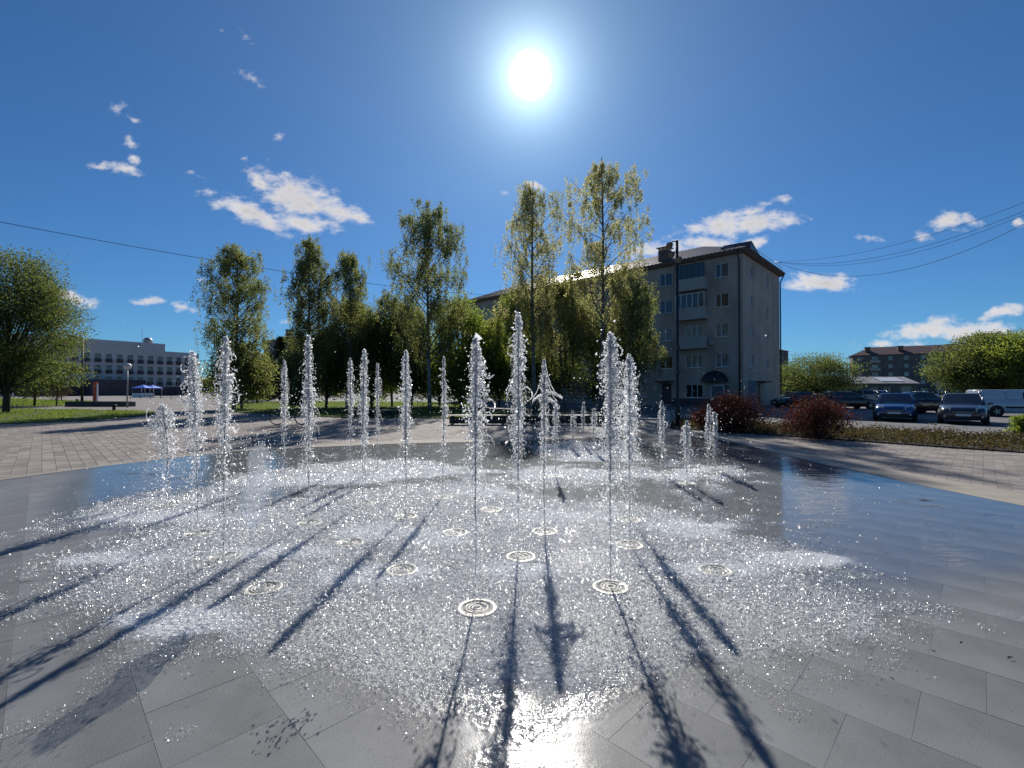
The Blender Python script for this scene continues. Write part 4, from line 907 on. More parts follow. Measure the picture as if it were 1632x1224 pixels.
# ------------------------------------------------------------------ trees
def prof_at(prof, t): return float(np.interp(t, [p[0] for p in prof], [p[1] for p in prof]))
def birch(px, Y, top, prof, nleaf, mat, label, seed, group='birch trees behind the fountain', droop=1.15, lo=.14, name='birch_tree', ztwin=0, leafsize=.118, nlimb=60, gap=.25, bark='bark'):
    rng = np.random.default_rng(seed); X = XY(px, Y); H = ZY(top, Y)
    root = empty(name, (X, Y, -.02)); tag(root, label, 'tree', group)
    k = Y / F
    bend = rng.normal(0, .25, 2); tr = lambda t: np.array([bend[0] * math.sin(t * 2.6), bend[1] * math.sin(t * 2.2), H * t])
    m = MB().tube([tr(t) for t in np.linspace(0, .97, 16)], [.15 * H / 16 * (1 - .93 * t) + .012 for t in np.linspace(0, .97, 16)], 9)
    m.build('trunk', MT[bark], root)
    br = MB(); pos = []; 
    for i in range(nlimb):
        t0 = lo + (.93 - lo) * ((i + rng.random()) / nlimb) ** .9; az = i * 2.4 + rng.normal(0, .35); p0 = tr(t0)
        tt = min(1, t0 + .10); L_ = prof_at(prof, tt) * k * (rng.uniform(.75, 1.15) if rng.random() < .8 else rng.uniform(.3, .7)); rise = rng.uniform(.7, 1.5) * L_
        top_room = H * 1.0 - p0[2]; rise = min(rise, top_room * .9)
        pts = []
        for s in np.linspace(0, 1, 7):
            r = L_ * s ** .9; pts.append(p0 + np.array([math.cos(az + .25 * s) * r, math.sin(az + .25 * s) * r, rise * (s - .22 * s * s)]))
        br.tube(pts, [(.055 * (1 - t0) + .014) * (1 - .8 * s) for s in np.linspace(0, 1, 7)], 5, cap=False)
        nst = int(6 + 16 * L_ / 3.0)
        for j in range(nst):
            if rng.random() < gap * .5: continue
            s = rng.uniform(.18, 1.0) ** .7; q = np.array(pts)[min(5, int(s * 6))] * (1 - (s * 6) % 1) + np.array(pts)[min(6, int(s * 6) + 1)] * ((s * 6) % 1)
            q = q + rng.normal(0, .16 + .12 * L_ / 2, 3) * np.array([1, 1, .8]); dl = rng.uniform(.35, 1.9) * droop * (1.25 - t0 * .75); dx = rng.normal(0, .22, 2)
            end = q + np.array([dx[0] * dl * .5, dx[1] * dl * .5, -dl])
            if end[2] < .7: end[2] = .7 + rng.random() * .8
            if rng.random() < .55: br.tube([q, (q + end) / 2 + np.array([dx[0] * .2, dx[1] * .2, 0]), end], [.010, .007, .004], 3, cap=False)
            pos.append((q, end, dx))
    br.build('branches', MT[bark] if bark == 'dark_bark' else MT['twig'], root)
    if pos:
        per = max(3, int(nleaf * 2.4 / len(pos))); a = np.array([p[0] for p in pos]); b = np.array([p[1] for p in pos])
        a = np.repeat(a, per, 0); b = np.repeat(b, per, 0); u = rng.random((len(a), 1))
        c = a * (1 - u) + b * u + rng.normal(0, .085, a.shape)
        n = len(c); sz = leafsize * rng.uniform(.6, 1.35, n)
        o = scatter('crown', LEAF, c, sz, rand_rot(n, rng), MT[mat], root, smooth=False)
    return root
def bushy(px, Y, top, rpx, nleaf, mat, label, seed, name='tree', group=None, bottom=None, cat='tree', bark='dark_bark', leafsize=.17, X=None, H=None, rad=None, aspect=1.0, trunk=True, ncl=90, clr=.30, z0=-.02, squash=1.0):
    rng = np.random.default_rng(seed); X = XY(px, Y) if X is None else X; H = ZY(top, Y) if H is None else H; r = rpx * 1.12 * Y / F if rad is None else rad
    zb = bottom if bottom is not None else .5; cz = (H + zb) / 2; rz = (H - zb) / 2
    root = empty(name, (X, Y, z0)); tag(root, label, cat, group)
    cl = []
    while len(cl) < ncl:
        p = rng.uniform(-1, 1, 3); d = np.linalg.norm(p)
        if d > 1: continue
        if d < .45 and rng.random() < .5: continue
        p[:2] *= (1 - .25 * max(0, p[2])); cl.append(p * (.82 + .16 * rng.random()))
    cl = np.array(cl) * np.array([r, r * aspect, rz]) + np.array([0, 0, cz])
    if trunk:
        tb = MB(); th = zb + rz * .5; nt_ = 1
        tb.tube([(0, 0, 0), (.05, .02, th * .5), (.0, .05, th), (.1, 0, cz + rz * .5)], [.05 * H / 3 + .02, .04 * H / 3 + .015, .03 * H / 3 + .01, .02], 8).build('trunk', MT[bark], root)
    br = MB(); st = np.array([0, 0, zb * (.7 if trunk else 0.05)])
    for c in cl[::2]:
        s0 = st + np.array([0, 0, (c[2] - st[2]) * rng.uniform(.0, .5) if trunk else 0]); mid = (s0 + c) / 2 + rng.normal(0, .12 * r, 3) * .5
        br.tube([s0, mid, c], [.016 * H / 3 + .006 if trunk else .010, .010 * H / 3 + .004 if trunk else .007, .004], 4, cap=False)
    br.build('branches', MT[bark], root)
    per = max(4, int(nleaf * (1.7 if cat == 'tree' else 1.5)) // ncl); a = np.repeat(cl, per, 0); w = np.repeat(rng.uniform(.7, 1.4, ncl) * clr, per)[:, None]
    c = a + np.clip(rng.normal(0, 1, a.shape), -1.7, 1.7) * w * np.array([r, r * aspect, rz * .8]) * .6
    c[:, 2] = np.maximum(c[:, 2], .04)
    n = len(c); scatter('crown' if trunk else 'foliage', LEAF, c, leafsize * rng.uniform(.6, 1.35, n), rand_rot(n, rng), MT[mat], root, smooth=False)
    return root

PB = lambda s: [(0, .6 * s), (.2, s), (.45, s), (.7, .98 * s), (.85, .8 * s), (.95, .5 * s), (1, .25 * s)]
birch(373, 36, 380, PB(50), 15000, 'leaf_birch', 'slender birch standing alone at the left, beside the white building', 1, droop=1.1, lo=.16)
birch(492, 36, 364, PB(38), 13000, 'leaf_birch', 'left one of the close pair of birches, its tip below the big cloud', 2, lo=.2)
birch(552, 38, 393, PB(38), 10000, 'leaf_birch', 'right one of the close pair of birches, sparse with visible limbs', 3, lo=.2, gap=.5)
birch(685, 35, 310, PB(66), 17000, 'leaf_birch', 'tall full birch left of the apartment roof', 4, lo=.2, droop=1.0)
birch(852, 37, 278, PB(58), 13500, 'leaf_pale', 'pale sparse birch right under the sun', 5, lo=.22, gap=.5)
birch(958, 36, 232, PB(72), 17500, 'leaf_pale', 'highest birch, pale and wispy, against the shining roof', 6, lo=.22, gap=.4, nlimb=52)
birch(1010, 37.5, 425, [(0, 40), (.5, 48), (.8, 42), (1, 10)], 16000, 'leaf_birch', 'low weeping birch hanging before the corner of the apartment block', 7, droop=1.7, lo=.3, nlimb=36)
birch(900, 39, 440, [(0, 55), (.5, 70), (.8, 50), (1, 12)], 18000, 'leaf_birch', 'broad weeping birch between the two pale tall birches', 8, droop=1.7, lo=.25, nlimb=40)
birch(826, 39.5, 452, [(0, 30), (.5, 42), (.8, 35), (1, 10)], 9000, 'leaf_bright', 'small weeping birch in front of the shaded facade, left of the pale birch', 9, droop=1.5, lo=.25, nlimb=30)
bushy(768, 41, 520, 30, 9000, 'leaf_bright', 'rounded yellow-green tree right against the shaded facade, low beside the bright tree', 36, group='leafy trees filling the space below the birches', ncl=60)
birch(560, 41, 470, [(0, 45), (.5, 50), (.8, 42), (1, 12)], 13000, 'leaf_birch', 'low drooping birch at the foot of the sparse birch', 44, droop=1.4, lo=.15, nlimb=44)
birch(625, 42, 462, [(0, 40), (.5, 46), (.8, 38), (1, 12)], 12000, 'leaf_birch', 'low drooping birch left of the tall full birch', 45, droop=1.4, lo=.15, nlimb=44)
birch(790, 42, 500, [(0, 30), (.5, 34), (.8, 28), (1, 10)], 7000, 'leaf_birch', 'lowest drooping birch before the shaded facade', 46, droop=1.3, lo=.12, nlimb=36)
UG = 'leafy trees filling the space below the birches'
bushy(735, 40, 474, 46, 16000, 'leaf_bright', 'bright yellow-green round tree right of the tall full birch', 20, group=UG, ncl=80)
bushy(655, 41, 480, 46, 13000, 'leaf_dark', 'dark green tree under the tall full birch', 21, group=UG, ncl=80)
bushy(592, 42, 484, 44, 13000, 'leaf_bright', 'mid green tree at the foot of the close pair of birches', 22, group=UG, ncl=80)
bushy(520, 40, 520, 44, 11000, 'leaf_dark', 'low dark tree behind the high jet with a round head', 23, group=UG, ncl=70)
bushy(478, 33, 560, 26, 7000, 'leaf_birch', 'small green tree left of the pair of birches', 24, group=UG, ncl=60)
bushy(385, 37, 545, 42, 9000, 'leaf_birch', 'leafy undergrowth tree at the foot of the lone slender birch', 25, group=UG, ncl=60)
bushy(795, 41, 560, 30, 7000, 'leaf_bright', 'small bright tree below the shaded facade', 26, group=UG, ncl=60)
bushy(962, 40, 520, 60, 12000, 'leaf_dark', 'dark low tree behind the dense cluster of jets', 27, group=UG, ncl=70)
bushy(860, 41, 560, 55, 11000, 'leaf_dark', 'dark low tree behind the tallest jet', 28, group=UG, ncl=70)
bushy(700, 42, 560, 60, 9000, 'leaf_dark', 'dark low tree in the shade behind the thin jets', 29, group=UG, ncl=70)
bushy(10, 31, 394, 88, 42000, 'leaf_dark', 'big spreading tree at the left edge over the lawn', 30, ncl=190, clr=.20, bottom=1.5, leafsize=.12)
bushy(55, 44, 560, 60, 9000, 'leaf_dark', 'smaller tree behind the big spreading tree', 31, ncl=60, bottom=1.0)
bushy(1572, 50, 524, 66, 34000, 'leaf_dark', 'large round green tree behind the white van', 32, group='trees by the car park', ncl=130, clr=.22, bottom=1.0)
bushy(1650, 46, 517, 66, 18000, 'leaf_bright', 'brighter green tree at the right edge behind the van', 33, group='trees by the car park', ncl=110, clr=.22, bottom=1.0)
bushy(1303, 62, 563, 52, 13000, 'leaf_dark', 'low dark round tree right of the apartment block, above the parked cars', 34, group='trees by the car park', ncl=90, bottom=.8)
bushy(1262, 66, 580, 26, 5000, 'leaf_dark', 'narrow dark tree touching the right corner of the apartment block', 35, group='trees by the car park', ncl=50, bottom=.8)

def spruce(px, Y, top, r, seed, label):
    rng = np.random.default_rng(seed); X = XY(px, Y); H = ZY(top, Y)
    root = empty('spruce_tree', (X, Y, -.02)); tag(root, label, 'spruce', 'dark spruces between the left birches')
    MB().tube([(0, 0, 0), (0, 0, H * .97)], [.18, .02], 8).build('trunk', MT['dark_bark'], root)
    br = MB(); cs = []
    for z in np.arange(.8, H * .98, .38):
        rr = r * (1 - z / H) ** .8 + .1
        for a in rng.uniform(0, 6.28, 9):
            L_ = rr * rng.uniform(.75, 1.1); e = np.array([math.cos(a) * L_, math.sin(a) * L_, z - .22 * L_]); br.tube([(0, 0, z), e], [.03, .008], 3, cap=False)
            u = rng.random((26, 1)) ** .7; cs.append(np.array([[0, 0, z]]) * (1 - u) + e * u + rng.normal(0, .10, (26, 3)))
    br.build('branches', MT['dark_bark'], root); c = np.concatenate(cs); n = len(c)
    scatter('crown', LEAF, c, .26 * rng.uniform(.6, 1.3, n), rand_rot(n, rng), MT['needle'], root, smooth=False)
spruce(447, 62, 532, 2.6, 40, 'tallest dark spruce between the left birches')
spruce(428, 66, 556, 2.4, 41, 'shorter dark spruce left of the tallest one')
spruce(466, 64, 548, 2.4, 42, 'shorter dark spruce right of the tallest one')
spruce(410, 60, 572, 2.0, 43, 'smallest dark spruce, next to the lone birch')

# bushes
bushy(0, 17.0, 0, 0, 11000, 'leaf_red', 'dark red barberry bush right of the black lamp post', 50, 'barberry_bush', 'red barberry bushes in the planting bed', .05, 'bush', X=7.95, H=1.28, rad=1.12, trunk=False, ncl=46, clr=.42, leafsize=.055, z0=.03)
bushy(0, 14.4, 0, 0, 8500, 'leaf_red', 'dark red barberry bush in front of the black parked cars', 51, 'barberry_bush', 'red barberry bushes in the planting bed', .05, 'bush', X=9.35, H=1.28, rad=.90, trunk=False, ncl=46, clr=.42, leafsize=.05, z0=.03)
bushy(0, 18.2, 0, 0, 2500, 'leaf_red', 'small brownish barberry bush close to the lamp post', 52, 'barberry_bush', 'red barberry bushes in the planting bed', .05, 'bush', X=7.5, H=.8, rad=.5, trunk=False, ncl=40, leafsize=.055, z0=.03)
bushy(0, 14.6, 0, 0, 3000, 'leaf_bright', 'yellow-green shrub at the right edge beside the car park kerb', 53, 'green_shrub', None, .05, 'shrub', X=15.95, H=.72, rad=.42, trunk=False, ncl=40, leafsize=.06, z0=.03)
def bed_scrub():
    rng = np.random.default_rng(60); p = in_poly_points(BED, 110000, rng); nz = value_noise(p, .5, 9); k = (p[:, 1] > 8) & (rng.random(len(p)) < .25 + .9 * nz); p = p[k]; nz = nz[k]; n = len(p)
    z = .04 + np.abs(rng.normal(0, .065, n)) * (.3 + 1.7 * nz)
    tag(scatter('ground_cover', LEAF, np.column_stack([p, z]), .055 * rng.uniform(.6, 1.5, n), rand_rot(n, rng), MT['scrub'], smooth=False), 'low brown and olive ground cover in the planting bed', 'ground cover', kind='stuff')
    m = MB()
    for q in range(150):
        x, y = in_poly_points(BED, 1, rng)[0]
        if y < 9: continue
        h = rng.uniform(.2, .6); m.tube([(x, y, .03), (x + rng.normal(0, .04), y, h * .6), (x + rng.normal(0, .09), y + rng.normal(0, .05), h)], [.006, .005, .003], 4, cap=False)
    tag(m.build('dry_stalks', MT['scrub']), 'thin dry stalks standing in the planting bed', 'plant stalks', kind='stuff')
bed_scrub()
def treeline():
    rng = np.random.default_rng(61); n = 60000; x = rng.uniform(-420, 420, n); y = 262 + rng.uniform(0, 16, n); hh = 6 + 3 * value_noise(np.column_stack([x, y]), 22, 3) + 3 * value_noise(np.column_stack([x, y]), 6, 4)
    z = rng.random(n) ** .7 * hh
    tag(scatter('distant_woods', LEAF, np.column_stack([x, y, z]), 1.8 * rng.uniform(.6, 1.4, n), rand_rot(n, rng), MT['leaf_dark'], smooth=False), 'dark line of distant trees along the horizon', 'trees', kind='stuff')
treeline()

# ------------------------------------------------------------------ vehicles
def wheel(parent, x, y, r=.31, w=.2):
    s = 1 if y > 0 else -1
    root = empty('wheel', (x, y, r), 0, parent)
    MB().lathe([(r * .62, -w / 2), (r * .93, -w / 2), (r, -w * .38), (r, w * .38), (r * .93, w / 2), (r * .62, w / 2), (r * .62, -w / 2)], n=24).build('tyre', MT['rubber'], root).rotation_euler = (R(90), 0, 0)
    m = MB(); m.cyl((0, 0, 0), r * .61, w * .7, 20, 'y'); 
    for k in range(5):
        a = 2 * math.pi * k / 5; m.box((r * .32 * math.cos(a), s * w * .38, r * .32 * math.sin(a)), (r * .55, .02, .05), rot=Matrix.Rotation(-a, 3, 'Y'))
    m.cyl((0, s * w * .4, 0), r * .16, .03, 10, 'y'); m.build('rim', MT['rim'], root)
def car(name, loc, rz, col, label, L=4.4, W=1.74, H=1.46, kind='sedan', roofrail=False, simple=False, plate=True, cat='car', group='cars in the car park', metal=.35):
    """front towards local -y ... the car is built with its nose at -x, then turned"""
    paint = M('car_paint', col, .28, .05, 2, metal=metal, coat=1.0)
    root = empty(name, (*loc, -.12), rz); tag(root, label, cat, group)
    hl = L / 2
    # stations: x, half width, floor z, shoulder z
    hood = .92 if kind != 'van' else 1.0; deck = {'sedan': 1.0, 'hatch': .98, 'suv': 1.05, 'van': 1.05}[kind]; k = H / 1.46
    stn = [(-hl, .70, .38, .62), (-hl + .06, .84, .26, .74), (-hl + .35, .93, .20, .82), (-hl + .75, .98, .19, .88), (-hl + 1.15, 1.0, .19, hood + .02), (0, 1.0, .19, .96), (hl - 1.0, 1.0, .19, .98), (hl - .45, .97, .20, deck), (hl - .08, .90, .27, deck - .04), (hl, .80, .36, deck - .16)]
    rings = []
    for x, w, zf, zs in stn:
        hw = W / 2 * w; zs *= k
        rings.append([(x, -hw * .86, zf), (x, hw * .86, zf), (x, hw * .97, zf + .12), (x, hw, (zf + zs) / 2), (x, hw * .96, zs - .10), (x, hw * .86, zs - .02), (x, hw * .40, zs + .02), (x, -hw * .40, zs + .02), (x, -hw * .86, zs - .02), (x, -hw * .96, zs - .10), (x, -hw, (zf + zs) / 2), (x, -hw * .97, zf + .12)])
    MB().loft(rings).build('body', paint, root)
    # cabin
    x0b, x0t = -hl + 1.15, -hl + 1.95
    x1t, x1b = {'sedan': (hl - 1.35, hl - .62), 'hatch': (hl - .75, hl - .18), 'suv': (hl - .5, hl - .12), 'van': (hl - .16, hl - .04)}[kind]
    if kind == 'van': x0b, x0t = -hl + .95, -hl + 1.75
    zb = .93 * k; zt = H; wb, wt = W / 2 * .93, W / 2 * .76
    def ring(x_f, x_r, z, w, ins=0): return [(x_f, -w, z), (x_f, w, z), (x_r, w, z), (x_r, -w, z)]
    cabm = MT['car_glass'] if kind != 'van' else paint
    c = MB()
    lev = [(0, zb), (.5, (zb + zt - .05) / 2), (1, zt - .05)]
    def cab(t, out=0): 
        z = zb + (zt - .05 - zb) * t; w = wb + (wt - wb) * t ** 1.3 + out; return (x0b + (x0t - x0b) * t - out, x1b + (x1t - x1b) * t + out, w, z)
    rg = []
    for t in (0, .25, .5, .75, 1):
        xf, xr, w, z = cab(t); rg.append([(xf + .05, -w * .86, z), (xf, 0, z), (xf + .05, w * .86, z), (xf + .16, w, z), (xr - .16, w, z), (xr, w * .86, z), (xr, -w * .86, z), (xr - .16, -w, z), (xf + .16, -w, z)])
    c.loft(rg, smooth=False); c.build('glasshouse' if kind != 'van' else 'cargo_body', cabm, root)
    xf, xr, w, z = cab(1); rr = []
    for t, dz in ((0, -.03), (.5, .015), (1, .05)):
        i = .10 * t ** 2; rr.append([(xf + .0 + i * 2, -w * .84, z + dz), (xf + i * 2 - .03, 0, z + dz), (xf + i * 2, w * .84, z + dz), (xf + .16 + i, w * 1.01 - i, z + dz), (xr - .16 - i, w * 1.01 - i, z + dz), (xr - i, w * .85, z + dz), (xr - i, -w * .85, z + dz), (xr - .16 - i, -w * 1.01 + i, z + dz), (xf + .16 + i, -w * 1.01 + i, z + dz)])
    MB().loft(rr).build('roof', paint, root)
    class PT:                                    # each pillar is a part of its own
        def tube(self, pts, rad, n): MB().tube(pts, rad, n).build('pillar', paint, root)
    p = PT()
    for s in (-1, 1):
        fr = [cab(t, .006) for t in (0, .5, 1)]
        p.tube([(a[0] + .11, s * a[2] * .94, a[3]) for a in fr], .035, 6)
        p.tube([(a[1] - .09, s * a[2] * .94, a[3]) for a in fr], .045 if kind != 'hatch' else .08, 6)
        xm = (x0t + x1t) / 2 + .05; p.tube([(xm, s * (a[2] + .004), a[3]) for a in fr], .03, 6)
        if kind in ('sedan', 'suv', 'hatch'): p.tube([(xm + .95, s * (a[2] + .004), a[3]) for a in fr], .028, 6)
    if kind == 'van':
        f = [cab(t, .012) for t in (.12, .9)]
        MB().add([(f[0][0], -f[0][2] * .82, f[0][3]), (f[0][0], f[0][2] * .82, f[0][3]), (f[1][0], f[1][2] * .82, f[1][3]), (f[1][0], -f[1][2] * .82, f[1][3])], [(0, 3, 2, 1)]).build('windscreen', MT['car_glass'], root)
        for s in (-1, 1):
            MB().add([(f[0][0] + .25, s * (f[0][2] + .004), f[0][3]), (f[0][0] + 1.25, s * (f[0][2] + .004), f[0][3]), (f[0][0] + 1.2, s * (f[1][2] + .012), f[1][3] - .06), (f[1][0] + .22, s * (f[1][2] + .012), f[1][3] - .06)], [(0, 1, 2, 3)]).build('side_window', MT['car_glass'], root)
            MB().box2((-.6, s * (W / 2 - .01), .52), (hl - 1.3, s * (W / 2 + .015), .62)).build('side_trim', MT['rubber'], root)
    if not simple:
        for s in (-1, 1):
            MB().loft([[(-hl + .02 + .10 * u + .30 * q, s * W / 2 * (.50 + .40 * q) , .60 * k + .02 + .17 * v) for u, v, q in ((0, 0, 0), (.4, 1, 0), (1.6, 1.1, 1), (.8, .1, 1))], [(-hl - .025 + .10 * u + .30 * q, s * W / 2 * (.50 + .41 * q), .60 * k + .02 + .17 * v) for u, v, q in ((0, 0, 0), (.4, 1, 0), (1.6, 1.1, 1), (.8, .1, 1))]], smooth=False).build('headlight', MT['lamp_glass'], root)
            MB().loft([[(x0b + .34, s * (W / 2 - .02), zb - .02), (x0b + .34, s * (W / 2 - .02), zb + .05), (x0b + .42, s * (W / 2 - .02), zb + .03)], [(x0b + .32, s * (W / 2 + .10), zb), (x0b + .32, s * (W / 2 + .10), zb + .10), (x0b + .44, s * (W / 2 + .10), zb + .05)], [(x0b + .34, s * (W / 2 + .20), zb + .01), (x0b + .34, s * (W / 2 + .20), zb + .09), (x0b + .40, s * (W / 2 + .20), zb + .05)]], smooth=False).build('mirror', paint, root)
            MB().cyl((-hl + .06, s * W * .36, .40), .06, .06, 12, 'x').build('fog_lamp', MT['lamp_glass'], root)
        g = MB().box((-hl - .005, 0, .585 * k), (.05, W * .46, .10)).box((-hl + .0, 0, .36), (.09, W * .62, .14)); g.build('grille', MT['rubber'], root)
        gb = MB(); gb.box((-hl - .035, 0, .60 * k), (.012, W * .44, .012)); gb.box((-hl - .035, 0, .565 * k), (.012, W * .44, .012)); gb.build('grille_bar', MT['rim'], root)
        MB().box((-hl + 0.01, 0, .27), (.16, W * .80, .06)).build('bumper_lip', MT['rubber'], root)
        for s in (-.35, .25): MB().tube([(x0b + .02, s, zb + .01), (x0b + .16, s + .45, zb + .06)], .010, 4).build('wiper', MT['rubber'], root)
    if plate: MB().box((-hl - .045, 0, .46), (.012, .52, .112)).build('licence_plate', MT['plate'], root)
    if roofrail:
        for s in (-1, 1): MB().tube([(x0t + .25, s * wt * .92, zt - .01), (x0t + .32, s * wt * .92, zt + .06), (x1t - .3, s * wt * .92, zt + .06), (x1t - .2, s * wt * .92, zt - .01)], .018, 6).build('roof_rail', MT['rim'], root)
    for s in (-1, 1):
        MB().box2((hl - .06, s * W * .28, .66 * k), (hl + .012, s * W * .44, .84 * k)).build('tail_light', MT['maroon'], root)
    for x in (-hl + .82, hl - .85):
        for s in (-1, 1):
            MB().cyl((x, s * (W / 2 - .085), .33), .37, .19, 22, 'y').build('wheel_arch', MT['rubber'], root)
            wheel(root, x, s * (W / 2 - .07))
    return root
CN = R(90)                                        # nose towards the camera
def cp(px, yb): Y = (EYE + .12) * F / (yb - HOR); return XY(px, Y), Y
x, y = cp(1420, 672); car('parked_car', (x + 1.5, y + 1.55), R(49), (.02, .075, .22), 'bright blue car facing the fountain, in the middle of the car park')
x, y = cp(1531, 677); car('parked_car', (x + 1.5, y + 1.5), R(47), (.045, .05, .065), 'dark blue-grey car with silver roof rails facing the fountain, left of the van', L=4.2, kind='hatch', H=1.47, roofrail=True)
car('parked_van', (31.5, 29.6), R(167), (.50, .52, .55), 'white delivery van seen from its side at the right edge', L=4.5, W=1.76, H=1.66, kind='van', cat='van', metal=0)
car('parked_car', (28.2, 33.2), R(0), (.012, .012, .014), 'black car half hidden behind the roof-rail car and the van', L=4.4, H=1.5)
car('parked_car', (27.4, 45.2), R(2), (.010, .010, .012), 'black car seen from the side, nearest the apartment block corner', L=4.5, kind='sedan')
car('parked_car', (29.6, 41.6), R(180), (.035, .02, .018), 'dark brown car seen from the side behind the red bush', L=4.5, kind='hatch', H=1.5)
car('parked_car', (XY(1256, 64), 64), R(5), (.6, .6, .62), 'small white car beyond the black car near the block corner', L=4.2, kind='hatch', simple=True, plate=False)
car('parked_car', (XY(1367, 58), 58), CN + R(180), (.35, .36, .38), 'silver off-road car parked in front of the grey shed', L=4.4, kind='suv', H=1.65, simple=True, plate=False)
car('parked_car', (XY(1404, 60), 60), CN, (.50, .53, .60), 'pale car with only its roof showing behind the bright blue car', L=4.2, H=1.6, simple=True, plate=False)
car('parked_car', (XY(1474, 88), 88), CN + R(25), (.62, .62, .62), 'distant white car parked right of the grey shed', L=4.2, kind='hatch', simple=True, plate=False)

# ------------------------------------------------------------------ street furniture
def lamp_post():
    X, Y = P(1080, 682)
    root = empty('lamp_post', (X, Y, -.01)); tag(root, 'tall black post with three round spotlights right of the jets', 'lamp post')
    MB().tube([(0, 0, 0), (0, 0, .9), (0, 0, .95), (0, 0, 7.5)], [.085, .085, .062, .055], 14).build('pole', MT['black'], root)
    MB().lathe([(.16, 0), (.16, .03), (.10, .05), (.10, .10)], n=20).build('base_flange', MT['black'], root)
    for (dx, z, s) in ((-.30, 7.30, 1.0), (-.24, 6.92, 1.0), (.06, 6.72, 1.1)):
        hd = empty('spotlight', (dx, -.08, z), 0, root)
        d = Vector((-.55, -.7, -.45)).normalized(); a = Vector((0, 0, 0))
        MB().tube([a - d * .10, a - d * .06, a + d * .08, a + d * .12], [.05, .10 * s, .125 * s, .125 * s], 16).build('housing', MT['black'], hd)
        MB().tube([a + d * .121, a + d * .126], [.11 * s, .11 * s], 16).build('lens', MT['glass'], hd)
    MB().tube([(0, 0, 7.45), (-.18, -.03, 7.45), (-.30, -.08, 7.38)], .022, 6).build('arm', MT['black'], root)
    MB().tube([(0, 0, 7.05), (-.24, -.06, 7.02)], .022, 6).build('arm', MT['black'], root)
    for z in (3.2, 2.2): MB().box((.0, -.07, z), (.14, .06, .2)).build('junction_box', MT['black'], root)
lamp_post()
def bin_():
    X, Y = P(1066, 680)
    root = empty('litter_bin', (X, Y, -.01)); tag(root, 'grey concrete litter bin left of the black lamp post', 'litter bin')
    MB().lathe([(.17, 0), (.19, .05), (.20, .62), (.19, .66), (.16, .66), (.15, .60)], n=20).build('bin_body', MT['kerb'], root)
    MB().lathe([(.15, .55), (.0, .55)], n=16).build('liner', MT['black'], root)
bin_()
def bench(x0, x1, Y, label, nslab):
    root = empty('long_bench', ((x0 + x1) / 2, Y, -.012)); tag(root, label, 'bench', 'long low benches behind the fountain'); W = x1 - x0
    for k in range(4):
        MB().box((0, -.21 + .14 * k, .415), (W, .125, .035)).build('seat_board', MT['wood'], root)
    for k in range(nslab):
        x = -W / 2 + .3 + (W - .6) * k / (nslab - 1); MB().box((x, 0, .197), (.10, .46, .395)).build('leg', MT['black'], root)
    MB().box((0, .05, .20), (W - .3, .03, .30)).build('apron', MT['black'], root)
bench(-2.9, -.1, 20.6, 'long low bench left of the tallest jet, its top shining in the sun', 4)
bench(.3, 5.3, 20.6, 'long low bench right of the tallest jet, behind the small far jets', 5)
bench(-9.3, -5.6, 26.3, 'dark low bench in the shade under the left birches', 4)

